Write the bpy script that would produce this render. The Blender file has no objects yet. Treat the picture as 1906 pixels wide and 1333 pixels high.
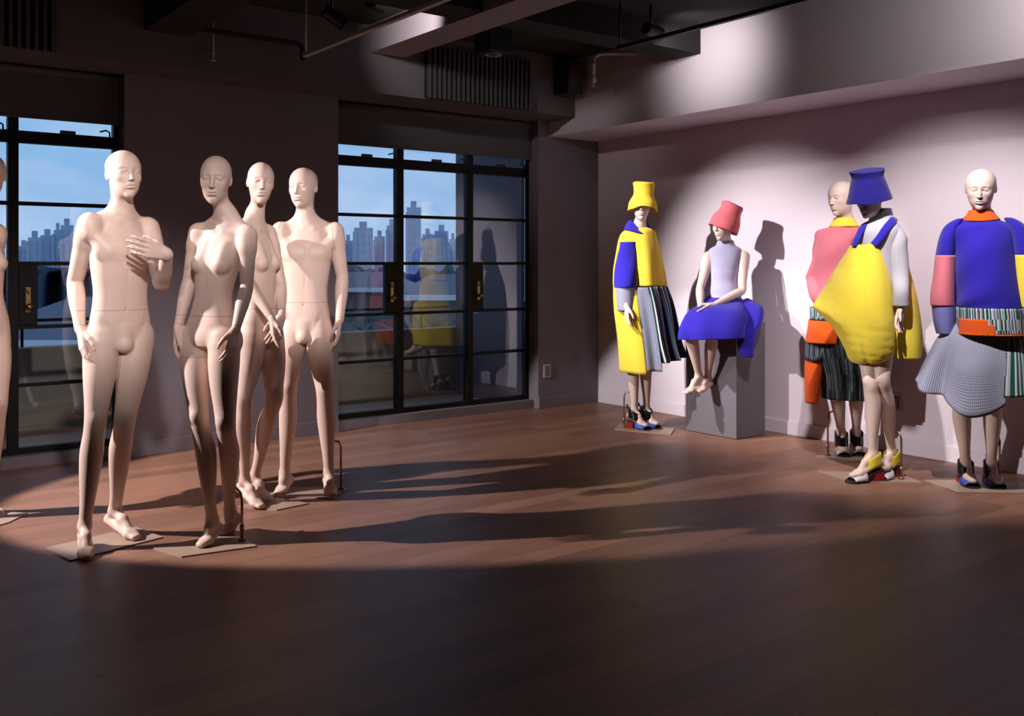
import bpy, bmesh, math, random
import numpy as np
from mathutils import Vector, Matrix
SC = bpy.context.scene
COL = SC.collection
random.seed(4)

# ------------------------------------------------------------------ bookkeeping
def tag(o, label=None, cat=None, group=None, kind=None):
    if label: o['label'] = label
    if cat: o['category'] = cat
    if group: o['group'] = group
    if kind: o['kind'] = kind
    return o
def empty(name, loc, rz=0.0, label=None, cat=None, group=None):
    o = bpy.data.objects.new(name, None); COL.objects.link(o)
    o.location = loc; o.rotation_euler = (0, 0, rz); o.empty_display_size = .1
    return tag(o, label, cat, group)
def link(name, bm, mat, parent=None, smooth=False):
    me = bpy.data.meshes.new(name); bm.normal_update(); bm.to_mesh(me); bm.free()
    for m in (mat if isinstance(mat, (list, tuple)) else [mat]): me.materials.append(m)
    if smooth: me.polygons.foreach_set('use_smooth', np.ones(len(me.polygons), bool))
    o = bpy.data.objects.new(name, me); COL.objects.link(o)
    if parent is not None: o.parent = parent
    return o
def structure(name, bm, mat, parent=None):
    o = link(name, bm, mat, parent)
    if parent is None: o['kind'] = 'structure'
    return o
def add_box(bm, lo, hi, bev=0.0):
    lo = Vector(lo); hi = Vector(hi)
    r = bmesh.ops.create_cube(bm, size=1.0, matrix=Matrix.Translation((lo+hi)/2) @ Matrix.Diagonal((hi-lo).to_4d()))
    if bev > 0:
        es = list({e for v in r['verts'] for e in v.link_edges})
        bmesh.ops.bevel(bm, geom=es, offset=bev, segments=2, affect='EDGES', profile=.6)
    return bm
def box(lo, hi, bev=0.0):
    return add_box(bmesh.new(), lo, hi, bev)
def add_tube(bm, pts, r, seg=12, caps=True):
    pts = [Vector(p) for p in pts]
    rs = r if isinstance(r, (list, tuple)) else [r]*len(pts)
    rings = []; prev = None
    for i, p in enumerate(pts):
        t = (pts[min(i+1, len(pts)-1)] - pts[max(i-1, 0)]).normalized()
        a = t.orthogonal().normalized() if prev is None else (prev - t*prev.dot(t)).normalized()
        prev = a; b = t.cross(a)
        rings.append([bm.verts.new(p + (a*math.cos(q) + b*math.sin(q))*rs[i]) for q in [2*math.pi*k/seg for k in range(seg)]])
    for A, B in zip(rings, rings[1:]):
        for k in range(seg): bm.faces.new((A[k], A[(k+1) % seg], B[(k+1) % seg], B[k]))
    if caps:
        bm.faces.new(rings[0][::-1]); bm.faces.new(rings[-1])
    return bm
def tube(pts, r, seg=12): return add_tube(bmesh.new(), pts, r, seg)
def add_lathe(bm, prof, c=(0, 0, 0), M=None, seg=28):
    """prof [(r,z)...] revolved about z, then turned by M"""
    M = M or Matrix.Identity(3); c = Vector(c); rings = []
    for r, z in prof:
        if r < 1e-6: rings.append([bm.verts.new(c + M @ Vector((0, 0, z)))])
        else: rings.append([bm.verts.new(c + M @ Vector((r*math.cos(2*math.pi*k/seg), r*math.sin(2*math.pi*k/seg), z))) for k in range(seg)])
    for A, B in zip(rings, rings[1:]):
        for k in range(seg):
            k2 = (k+1) % seg
            if len(A) == 1: bm.faces.new((A[0], B[k2], B[k]))
            elif len(B) == 1: bm.faces.new((A[k], A[k2], B[0]))
            else: bm.faces.new((A[k], A[k2], B[k2], B[k]))
    return bm

# ------------------------------------------------------------------ materials
def mat(name, col, rough=.6, metal=0.0, spec=.5, **kw):
    m = bpy.data.materials.new(name); m.use_nodes = True
    b = m.node_tree.nodes['Principled BSDF']
    b.inputs['Base Color'].default_value = (*col, 1); b.inputs['Roughness'].default_value = rough
    b.inputs['Metallic'].default_value = metal; b.inputs['Specular IOR Level'].default_value = spec
    for k, v in kw.items(): b.inputs[k].default_value = v
    return m
def nodes(m):
    return m.node_tree.nodes, m.node_tree.links, m.node_tree.nodes['Principled BSDF']
def mottle(m, scale=3.0, amt=.08, bump=0.0, bscale=200.0, coord='Object'):
    """a little unevenness of tone and surface"""
    N, L, b = nodes(m); c = b.inputs['Base Color'].default_value[:]
    tc = N.new('ShaderNodeTexCoord'); nz = N.new('ShaderNodeTexNoise'); nz.inputs['Scale'].default_value = scale; nz.inputs['Detail'].default_value = 6
    L.new(tc.outputs[coord], nz.inputs['Vector'])
    mx = N.new('ShaderNodeMix'); mx.data_type = 'RGBA'
    mx.inputs[6].default_value = (*[x*(1-amt) for x in c[:3]], 1); mx.inputs[7].default_value = (*[min(x*(1+amt), 1) for x in c[:3]], 1)
    L.new(nz.outputs['Fac'], mx.inputs[0]); L.new(mx.outputs[2], b.inputs['Base Color'])
    if bump:
        n2 = N.new('ShaderNodeTexNoise'); n2.inputs['Scale'].default_value = bscale; n2.inputs['Detail'].default_value = 4
        L.new(tc.outputs[coord], n2.inputs['Vector'])
        bp = N.new('ShaderNodeBump'); bp.inputs['Strength'].default_value = bump; bp.inputs['Distance'].default_value = .01
        L.new(n2.outputs['Fac'], bp.inputs['Height']); L.new(bp.outputs['Normal'], b.inputs['Normal'])
    return m
def math_node(N, L, op, a, b=None, c=None):
    n = N.new('ShaderNodeMath'); n.operation = op
    for i, v in enumerate((a, b, c)):
        if v is None: continue
        if isinstance(v, (int, float)): n.inputs[i].default_value = v
        else: L.new(v, n.inputs[i])
    return n.outputs[0]

M = {}
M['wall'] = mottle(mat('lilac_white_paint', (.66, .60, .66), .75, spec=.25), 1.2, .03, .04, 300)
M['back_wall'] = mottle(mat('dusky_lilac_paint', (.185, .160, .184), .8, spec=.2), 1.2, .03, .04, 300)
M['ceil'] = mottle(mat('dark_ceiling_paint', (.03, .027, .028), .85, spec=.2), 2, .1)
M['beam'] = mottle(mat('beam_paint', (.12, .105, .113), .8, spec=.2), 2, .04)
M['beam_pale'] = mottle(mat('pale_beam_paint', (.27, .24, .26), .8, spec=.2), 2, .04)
M['frame'] = mat('black_window_steel', (.006, .006, .0065), .5, spec=.2)
M['blind'] = mottle(mat('grey_blind_cloth', (.075, .07, .08), .9), 60, .1)
M['black'] = mat('black_enamel', (.012, .012, .013), .45)
M['grille'] = mat('grey_grille', (.06, .056, .058), .6)
M['brass'] = mat('old_brass', (.35, .25, .12), .35, 1.0)
M['pipe'] = mat('painted_pipe', (.5, .46, .47), .5)
M['plastic'] = mat('grey_plastic', (.46, .42, .43), .5)
M['plinth'] = mottle(mat('plinth_grey_paint', (.135, .12, .14), .6, spec=.3), 2, .03)
M['skin'] = mottle(mat('mannequin_flesh_lacquer', (.66, .485, .41), .48, spec=.35), 4, .02)
M['skin_pale'] = mottle(mat('mannequin_pale_lacquer', (.68, .53, .465), .48, spec=.35), 4, .02)
M['seam'] = mat('cast_joint_line', (.28, .17, .13), .7)
M['plate'] = mottle(mat('beige_lacquered_plate', (.36, .255, .19), .42), 3, .05)
M['rod'] = mat('bronze_rod', (.40, .24, .13), .35, .8)

# floor: oak-stained boards laid along the window wall
def floor_material():
    m = mat('brown_floorboards', (.2, .12, .08), .38, spec=.36); N, L, b = nodes(m)
    tc = N.new('ShaderNodeTexCoord'); mp = N.new('ShaderNodeMapping'); L.new(tc.outputs['Object'], mp.inputs['Vector'])
    br = N.new('ShaderNodeTexBrick'); L.new(mp.outputs['Vector'], br.inputs['Vector'])
    br.offset = .37; br.offset_frequency = 3; br.squash = 1.0
    br.inputs['Scale'].default_value = 1.0; br.inputs['Brick Width'].default_value = 1.35; br.inputs['Row Height'].default_value = .135
    br.inputs['Mortar Size'].default_value = .0011; br.inputs['Mortar Smooth'].default_value = .3; br.inputs['Bias'].default_value = 0
    br.inputs['Color1'].default_value = (.0, .0, .0, 1); br.inputs['Color2'].default_value = (1, 1, 1, 1); br.inputs['Mortar'].default_value = (.5, .5, .5, 1)
    gm = N.new('ShaderNodeMapping'); gm.inputs['Scale'].default_value = (1.2, 16, 1); L.new(tc.outputs['Object'], gm.inputs['Vector'])
    gn = N.new('ShaderNodeTexNoise'); gn.inputs['Scale'].default_value = 2.2; gn.inputs['Detail'].default_value = 9; gn.inputs['Roughness'].default_value = .62
    L.new(gm.outputs['Vector'], gn.inputs['Vector'])
    tone = math_node(N, L, 'MULTIPLY_ADD', br.outputs['Color'], .32, .22)
    tone = math_node(N, L, 'MULTIPLY_ADD', gn.outputs['Fac'], .55, tone)
    rp = N.new('ShaderNodeValToRGB'); L.new(tone, rp.inputs['Fac'])
    e = rp.color_ramp.elements
    e[0].position = .25; e[0].color = (.130, .062, .042, 1); e[1].position = .95; e[1].color = (.33, .172, .112, 1)
    e2 = rp.color_ramp.elements.new(.6); e2.color = (.225, .112, .074, 1)
    mx = N.new('ShaderNodeMix'); mx.data_type = 'RGBA'; L.new(br.outputs['Fac'], mx.inputs[0])
    L.new(rp.outputs['Color'], mx.inputs[6]); mx.inputs[7].default_value = (.05, .026, .018, 1)
    L.new(mx.outputs[2], b.inputs['Base Color'])
    r = math_node(N, L, 'MULTIPLY_ADD', gn.outputs['Fac'], .20, .35); L.new(r, b.inputs['Roughness'])
    bp = N.new('ShaderNodeBump'); bp.inputs['Strength'].default_value = .22; bp.inputs['Distance'].default_value = .003
    h = math_node(N, L, 'MULTIPLY_ADD', br.outputs['Fac'], -1.0, math_node(N, L, 'MULTIPLY', gn.outputs['Fac'], .25))
    L.new(h, bp.inputs['Height']); L.new(bp.outputs['Normal'], b.inputs['Normal'])
    return m
M['floor'] = floor_material()
def glass_material():
    m = bpy.data.materials.new('window_glass'); m.use_nodes = True; N, L = m.node_tree.nodes, m.node_tree.links
    N.remove(N['Principled BSDF']); out = N['Material Output']
    t = N.new('ShaderNodeBsdfTransparent'); t.inputs['Color'].default_value = (.95, .965, .97, 1)
    g = N.new('ShaderNodeBsdfGlossy'); g.inputs['Roughness'].default_value = .012
    f = N.new('ShaderNodeFresnel'); f.inputs['IOR'].default_value = 1.5
    x = N.new('ShaderNodeMixShader'); L.new(f.outputs['Fac'], x.inputs['Fac']); L.new(t.outputs[0], x.inputs[1]); L.new(g.outputs[0], x.inputs[2])
    L.new(x.outputs[0], out.inputs['Surface'])
    return m
M['glass'] = glass_material()

# ------------------------------------------------------------------ the room
WX, CZ = 6.31, 3.19              # right-hand wall, ceiling height
PY, GY = 6.92, 7.06              # face of the piers, plane of the window frames
BACK, LEFT = -4.5, -4.0
structure('floor', box((LEFT, BACK, -.12), (WX, 7.25, 0)), M['floor'])
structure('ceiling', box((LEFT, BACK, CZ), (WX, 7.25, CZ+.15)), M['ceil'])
structure('wall_right', box((WX, BACK, -.12), (WX+.2, 7.25, CZ+.15)), M['wall'])
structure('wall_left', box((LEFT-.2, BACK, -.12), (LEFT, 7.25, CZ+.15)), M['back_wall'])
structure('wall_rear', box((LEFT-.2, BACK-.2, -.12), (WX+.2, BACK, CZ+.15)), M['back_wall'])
WINS = [(-.17, 1.877), (3.515, 5.56)]
bm = bmesh.new()
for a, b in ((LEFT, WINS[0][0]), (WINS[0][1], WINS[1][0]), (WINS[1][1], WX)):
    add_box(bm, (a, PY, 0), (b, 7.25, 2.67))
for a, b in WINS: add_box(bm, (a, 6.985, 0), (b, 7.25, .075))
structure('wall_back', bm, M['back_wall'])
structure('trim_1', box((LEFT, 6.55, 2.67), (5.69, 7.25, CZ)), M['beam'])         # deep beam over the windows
structure('trim_2', box((5.69, BACK, 2.533), (WX, 7.25-.33, CZ)), M['wall'])      # boxed soffit along the right wall
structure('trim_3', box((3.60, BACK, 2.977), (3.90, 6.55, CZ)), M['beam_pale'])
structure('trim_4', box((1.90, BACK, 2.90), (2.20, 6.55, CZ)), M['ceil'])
bm = bmesh.new(); add_box(bm, (LEFT, 5.06, 2.985), (1.90, 5.33, CZ)); add_box(bm, (2.20, 5.06, 2.985), (3.60, 5.33, CZ)); add_box(bm, (3.90, 5.06, 2.985), (5.69, 5.33, CZ))
structure('trim_5', bm, M['ceil'])
structure('baseboard_right', box((WX-.014, BACK, 0), (WX, PY, .105), .003), M['wall'])
bm = bmesh.new()
add_box(bm, (WINS[0][1], PY-.014, 0), (WINS[1][0], PY, .105), .003); add_box(bm, (WINS[1][1], PY-.014, 0), (WX-.014, PY, .105), .003)
structure('baseboard_back', bm, M['back_wall'])

# ------------------------------------------------------------------ steel windows with door leaves
BARS = [.085, .535, .922, 1.348, 1.75]
def window(i, x0, x1, x2, x3, plates):
    w = empty(f'window_{i}', (0, 0, 0)); w['kind'] = 'structure'
    y0, y1 = GY, GY+.045
    bm = bmesh.new()
    add_box(bm, (x0, y0, .075), (x0+.035, y1+.02, 2.67)); add_box(bm, (x3-.035, y0, .075), (x3, y1+.02, 2.67))
    for x in (x1, x2): add_box(bm, (x-.032, y0-.006, .075), (x+.032, y1+.02, 2.67), .003)
    add_box(bm, (x0+.035, y0, .075), (x3-.035, y1+.02, .115)); add_box(bm, (x0+.035, y0-.004, 2.155), (x3-.035, y1+.02, 2.235), .004)
    add_box(bm, (x0+.035, y0, 2.62), (x3-.035, y1+.02, 2.67))
    link('frame', bm, M['frame'], w)
    for a, b in ((x0+.035, x1-.032), (x1+.032, x2-.032), (x2+.032, x3-.035)):
        for z in BARS[1:]: link('glazing_bar', box((a, y0+.004, z-.013), (b, y1, z+.013), .003), M['frame'], w)
        zs = [.115] + BARS[1:] + [2.155]
        for za, zb in list(zip(zs, zs[1:])) + [(2.235, 2.62)]:
            link('pane', box((a, y0+.020, za+.002), (b, y0+.024, zb-.002)), M['glass'], w)
        # hopper stay on the transom
        s = tube([(b-.03, y0-.012, 2.235), (b-.035, y0-.03, 2.262), (b-.06, y0-.035, 2.275), (b-.10, y0-.03, 2.262)], .006, 8)
        link('stay', s, M['black'], w, True)
        link('catch', box(((a+b)/2-.05, y0-.02, 2.23), ((a+b)/2+.05, y0, 2.255), .006), M['black'], w)
    for (a, b) in plates:
        p = link('lock_plate', box((a, y0-.008, .935), (b, y1, 1.338), .004), M['frame'], w)
        c = (a+b)/2
        kb = bmesh.new()
        add_lathe(kb, [(.0, .055), (.014, .053), (.022, .042), (.020, .028), (.009, .018), (.009, 0), (.02, 0)], (c, y0-.008, 1.06), Matrix.Rotation(math.pi/2, 3, 'X'))
        link('knob', kb, M['brass'], p, True)
        eb = bmesh.new(); add_box(eb, (c-.016, y0-.013, 1.02), (c+.016, y0-.008, 1.19), .004)
        add_tube(eb, [(c, y0-.013, 1.15), (c, y0-.03, 1.15), (c-.012, y0-.032, 1.17), (c-.012, y0-.032, 1.185)], .006, 8)
        link('escutcheon', eb, M['brass'], p)
    return w
window(1, WINS[0][0], .485, 1.206, WINS[0][1], [(1.238, 1.352)])
window(2, WINS[1][0], 4.167, 4.888, WINS[1][1], [(4.025, 4.135), (4.92, 5.03)])
for (a, b), nm in zip(WINS, ('left', 'right')):
    bl = empty('roller_blind', ((a+b)/2, 7.02, 2.6), 0, f'grey roller blind half lowered over the {nm} window', 'blind', 'roller blinds')
    link('cloth', box((a-(a+b)/2+.012, -.001, -.265), (b-(a+b)/2-.012, .001, .055)), M['blind'], bl)
    link('bottom_bar', box((a-(a+b)/2+.012, -.006, -.285), (b-(a+b)/2-.012, .006, -.265), .003), M['blind'], bl)
    link('roller', tube([(a-(a+b)/2+.01, 0, .04), (b-(a+b)/2-.01, 0, .04)], .025), M['blind'], bl, True)

# ------------------------------------------------------------------ grilles, pipes, fittings
def grille(x0, x1, label):
    g = empty('vent_grille', ((x0+x1)/2, 6.55, 2.88), 0, label, 'vent', 'ventilation grilles over the windows')
    h = (x1-x0)/2
    link('backing', box((-h, -.012, -.20), (h, -.002, .21)), M['black'], g)
    n = int((x1-x0)/.046)
    for i in range(n):
        x = -h + (i+.5)*(2*h/n)
        link('slat', box((x-.011, -.055, -.205), (x+.011, -.012, .215), .003), M['grille'], g)
grille(4.09, 5.16, 'dark slatted vent grille above the right window')
grille(.35, 1.36, 'dark slatted vent grille above the left window')

def rail(x, z, y0, y1, label, mt):
    r = empty('lighting_rail', (x, y1, z), 0, label, 'rail', 'hanging lighting rails')
    link('bar', box((-.017, y0-y1, -.013), (.017, 0, .013), .003), mt, r)
    for y in (-.02, (y0-y1)*.5, y0-y1+.1): link('hanger', tube([(0, y, .013), (0, y, CZ-z)], .008), mt, r, True)
    return r
rail(2.85, 2.783, -1.0, 6.12, 'pale hanging lighting rail above the bare mannequins, left of the lit beam', M['pipe'])
rail(4.70, 2.875, 0.2, 4.95, 'black hanging lighting rail in front of the soffit', M['black'])

sp = empty('sprinkler', (5.38, 5.96, 2.86), 0, 'pale sprinkler pipe with an elbow hanging beside the soffit', 'sprinkler')
link('pipe', tube([(0, 0, .02), (0, 0, .17), (.004, -.004, .205), (.03, -.02, .235), (.08, -.05, .245), (.30, -.18, .25), (.33, -.198, .27), (.335, -.20, .335)], .0165), M['pipe'], sp, True)
link('elbow_collar', tube([(0, 0, .14), (0, 0, .165)], .022), M['pipe'], sp, True)
link('collar', tube([(0, 0, .0), (0, 0, .05)], .022), M['pipe'], sp, True)
hb = bmesh.new(); add_tube(hb, [(0, 0, 0), (0, 0, -.03)], .008, 10); add_lathe(hb, [(.0, -.03), (.017, -.03), (.017, -.034), (0, -.034)])
link('nozzle', hb, M['pipe'], sp)
sp2 = empty('sprinkler', (2.35, 6.50, 2.75), 0, 'small dark sprinkler nozzle on the beam left of the centre pier', 'sprinkler')
hb = bmesh.new(); add_tube(hb, [(0, .06, .06), (0, 0, .06), (0, 0, 0)], .010, 10); add_tube(hb, [(0, 0, .05), (0, 0, CZ - 2.75 + .01)], .008, 8); add_lathe(hb, [(.0, 0), (.02, 0), (.02, -.006), (0, -.006)])
link('nozzle', hb, M['plastic'], sp2)
tp = empty('ceiling_pipe', (2.9, 6.45, 2.94), 0, 'dark pipe running along the beam above the centre pier', 'pipe')
link('pipe', tube([(-.75, 0, .10), (-.75, 0, .0), (.05, 0, 0), (.09, 0, -.03), (.09, 0, -.12)], .018), M['ceil'], tp, True)
lsp = empty('loudspeaker', (5.53, 6.45, 2.98), 0, 'small black loudspeaker at the corner of beam and soffit', 'speaker')
link('cabinet', box((-.085, -.09, -.14), (.085, .10, .14), .012), M['black'], lsp)
link('bracket', box((-.02, .03, .13), (.02, .06, CZ - 2.98 + .005)), M['black'], lsp)
link('grille', box((-.07, -.096, -.12), (.07, -.088, .12), .004), M['grille'], lsp)

def wall_plate(x, y, z, ax, label, name='wall_socket', cat='socket'):
    w = empty(name, (x, y, z), 0 if ax == 'y' else math.pi/2, label, cat)
    w.rotation_euler = (0, 0, 0 if ax == 'y' else -math.pi/2)
    link('plate', box((-.042, -.010, -.062), (.042, 0, .062), .004), M['plastic'], w)
    link('insert', box((-.026, -.0135, -.046), (.026, -.009, .046), .002), M['back_wall'], w)
wall_plate(5.66, PY, .345, 'y', 'small pale socket plate low on the dark pier by the corner')
wall_plate(WX, 3.775, .36, 'x', 'pale socket plate low on the bright wall behind the yellow dress')

# ------------------------------------------------------------------ sculpting
class Field:
    """A signed-distance volume that blends rounded forms into one skin."""
    def __init__(s, lo, hi, h):
        # h = (spacing across, spacing down the body, spacing down the head, height where the head begins)
        hx, hz, hh, zc = h; s.h = max(hx, hz)
        x = [np.arange(lo[i], hi[i] + hx, hx) for i in (0, 1)]
        z = np.concatenate([np.arange(lo[2], zc, hz), np.arange(zc, hi[2] + hh, hh)])
        s.ax = [q.astype(np.float32) for q in (x[0], x[1], z)]
        s.n = np.array([len(q) for q in s.ax]); s.a = np.full(s.n, 1.0, np.float32)
    def box(s, lo, hi, m):
        i0 = np.array([np.searchsorted(s.ax[i], lo[i] - m) for i in range(3)])
        i1 = np.array([np.searchsorted(s.ax[i], hi[i] + m) for i in range(3)])
        if (i1 <= i0).any(): return None, None
        sl = tuple(slice(a, b) for a, b in zip(i0, i1))
        return sl, (s.ax[0][sl[0]][:, None, None], s.ax[1][sl[1]][None, :, None], s.ax[2][sl[2]][None, None, :])
    def put(s, sl, d, k, op='add'):
        r = s.a[sl]
        if op == 'add':
            if k > 0:
                h = np.maximum(k - np.abs(r - d), 0) / k
                s.a[sl] = np.minimum(r, d) - h * h * k * 0.25
            else: s.a[sl] = np.minimum(r, d)
        else:
            d = -d
            h = np.maximum(k - np.abs(r - d), 0) / k
            s.a[sl] = np.maximum(r, d) + h * h * k * 0.25
    def cone(s, a, b, ra, rb, k=.01, op='add'):
        a = np.array(a, float); b = np.array(b, float); R = max(ra, rb)
        sl, P = s.box(np.minimum(a, b) - R, np.maximum(a, b) + R, k + 3 * s.h + .01)
        if sl is None: return
        ba = b - a; L = float(ba @ ba) + 1e-12
        X, Y, Z = P[0] - a[0], P[1] - a[1], P[2] - a[2]
        t = np.clip((X * ba[0] + Y * ba[1] + Z * ba[2]) / L, 0, 1)
        d = np.sqrt((X - t * ba[0])**2 + (Y - t * ba[1])**2 + (Z - t * ba[2])**2) - (ra + (rb - ra) * t)
        s.put(sl, d.astype(np.float32), k, op)
    def ell(s, c, r, M=None, k=.01, op='add'):
        """ellipsoid; M rows = its local axes"""
        c = np.array(c, float); M = np.eye(3) if M is None else np.array(M, float)
        e = np.abs(M.T * np.array(r)).sum(1)
        sl, P = s.box(c - e, c + e, k + 3 * s.h + .01)
        if sl is None: return
        X, Y, Z = P[0] - c[0], P[1] - c[1], P[2] - c[2]
        q = [M[i][0] * X + M[i][1] * Y + M[i][2] * Z for i in range(3)]
        k0 = np.sqrt(sum((q[i] / r[i])**2 for i in range(3)))
        k1 = np.sqrt(sum((q[i] / r[i]**2)**2 for i in range(3))) + 1e-9
        s.put(sl, (k0 * (k0 - 1) / k1).astype(np.float32), k, op)
    def blob(s, parts, k=.01, ki=0.0):
        """several tapered capsules [(a, b, ra, rb)...] joined among themselves (softness ki), then blended in"""
        lo = np.min([np.minimum(p[0], p[1]) - max(p[2], p[3]) for p in parts], 0); hi = np.max([np.maximum(p[0], p[1]) + max(p[2], p[3]) for p in parts], 0)
        sl, P = s.box(lo, hi, k + 3 * s.h + .01)
        if sl is None: return
        T = Field.__new__(Field); T.h = s.h; T.ax = [P[0].ravel(), P[1].ravel(), P[2].ravel()]
        T.n = np.array([len(x) for x in T.ax]); T.a = np.full(T.n, 1.0, np.float32)
        for a, b, ra, rb in parts: T.cone(a, b, ra, rb, ki)
        s.put(sl, T.a, k)
    def chain(s, pts, k=.01):
        """pts: [(point, radius)...] refined by a Catmull-Rom spline"""
        Q = spline(np.array([list(p) + [r] for p, r in pts], float), 5)
        R = Q[:, 3].max()
        sl, P = s.box(Q[:, :3].min(0) - R, Q[:, :3].max(0) + R, k + 3 * s.h + .01)
        if sl is None: return
        best = None
        for q0, q1 in zip(Q, Q[1:]):
            q0 = q0.astype(np.float32); q1 = q1.astype(np.float32); ba = q1[:3] - q0[:3]; L = np.float32(ba @ ba + 1e-12)
            X, Y, Z = P[0] - q0[0], P[1] - q0[1], P[2] - q0[2]
            t = np.clip((X * ba[0] + Y * ba[1] + Z * ba[2]) / L, 0, 1)
            d = np.sqrt((X - t * ba[0])**2 + (Y - t * ba[1])**2 + (Z - t * ba[2])**2); r = q0[3] + (q1[3] - q0[3]) * t
            if best is None: best, rad = d, r
            else:
                c = d < best; best = np.where(c, d, best); rad = np.where(c, r, rad)
        s.put(sl, (best - rad).astype(np.float32), k)
    def mesh(s):
        a = s.a; neg = a < 0
        n = a.shape
        cnt = np.zeros((n[0]-1, n[1]-1, n[2]-1), np.uint8)
        for dx in (0, 1):
            for dy in (0, 1):
                for dz in (0, 1):
                    cnt += neg[dx:n[0]-1+dx, dy:n[1]-1+dy, dz:n[2]-1+dz]
        act = np.nonzero((cnt > 0) & (cnt < 8)); del cnt
        I, J, K = act
        idx = np.full((n[0]-1, n[1]-1, n[2]-1), -1, np.int32); idx[act] = np.arange(len(I))
        S = np.zeros((len(I), 3)); W = np.zeros(len(I))
        for ax in range(3):
            o = [x for x in range(3) if x != ax]
            for u in (0, 1):
                for v in (0, 1):
                    d0 = [0, 0, 0]; d0[o[0]] = u; d0[o[1]] = v; d1 = list(d0); d1[ax] = 1
                    f0 = a[I+d0[0], J+d0[1], K+d0[2]]; f1 = a[I+d1[0], J+d1[1], K+d1[2]]
                    c = (f0 < 0) != (f1 < 0)
                    t = np.where(c, f0 / np.where(c, f0 - f1, 1), 0)
                    q = np.zeros((len(I), 3)); q[:, o[0]] = u; q[:, o[1]] = v; q[:, ax] = t
                    S += q * c[:, None]; W += c
        fr = S / W[:, None]
        V = np.stack([s.ax[i][q] + fr[:, i] * (s.ax[i][q + 1] - s.ax[i][q]) for i, q in enumerate((I, J, K))], 1).astype(float)
        Fs = []
        for ax in range(3):
            o = [(ax+1) % 3, (ax+2) % 3]
            sl0 = [slice(1, -1)]*3; sl0[ax] = slice(0, -1); sl1 = list(sl0); sl1[ax] = slice(1, None)
            f0 = neg[tuple(sl0)]; f1 = neg[tuple(sl1)]
            for flip in (0, 1):
                e = np.nonzero((f0 & ~f1) if not flip else (~f0 & f1))
                e = [x.copy() for x in e]
                for i in o: e[i] += 1
                def cell(du, dv):
                    c = [x.copy() for x in e]; c[o[0]] -= du; c[o[1]] -= dv
                    return idx[tuple(c)]
                q = np.stack([cell(1, 1), cell(0, 1), cell(0, 0), cell(1, 0)], 1)
                Fs.append(q if not flip else q[:, ::-1])
        Fq = np.concatenate(Fs)
        Fq = Fq[(Fq >= 0).all(1)]
        # Taubin smoothing
        E = np.concatenate([Fq[:, [i, (i+1) % 4]] for i in range(4)])
        deg = np.bincount(E.ravel(), minlength=len(V)).astype(float); deg[deg == 0] = 1
        for lam in (.5, -.52, .5, -.52):
            A = np.zeros_like(V)
            for c in range(3):
                A[:, c] = np.bincount(E[:, 0], V[E[:, 1], c], len(V)) + np.bincount(E[:, 1], V[E[:, 0], c], len(V))
            V = V + lam * (A / deg[:, None] - V)
        return V, Fq

def spline(P, m):
    P = np.array(P, float); out = []
    n = len(P)
    for i in range(n - 1):
        p0 = P[max(i-1, 0)]; p1 = P[i]; p2 = P[i+1]; p3 = P[min(i+2, n-1)]
        for j in range(m):
            t = j / m
            out.append(.5 * (2*p1 + (p2-p0)*t + (2*p0-5*p1+4*p2-p3)*t*t + (3*p1-p0-3*p2+p3)*t**3))
    out.append(P[-1])
    return np.array(out)

def unit(v):
    v = np.array(v, float); return v / (np.linalg.norm(v) + 1e-12)

def mesh_from(name, V, Fq, mats, parent=None, smooth=True):
    me = bpy.data.meshes.new(name)
    Fq = np.asarray(Fq, np.int32)
    me.vertices.add(len(V)); me.vertices.foreach_set('co', np.asarray(V, np.float32).ravel())
    me.loops.add(Fq.size); me.loops.foreach_set('vertex_index', Fq.ravel())
    me.polygons.add(len(Fq))
    me.polygons.foreach_set('loop_start', np.arange(len(Fq), dtype=np.int32) * Fq.shape[1])
    me.update(calc_edges=True); me.validate()
    if smooth: me.polygons.foreach_set('use_smooth', np.ones(len(me.polygons), bool))
    for m in (mats if isinstance(mats, (list, tuple)) else [mats]): me.materials.append(m)
    o = bpy.data.objects.new(name, me); COL.objects.link(o)
    if parent is not None: o.parent = parent
    return o

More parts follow.
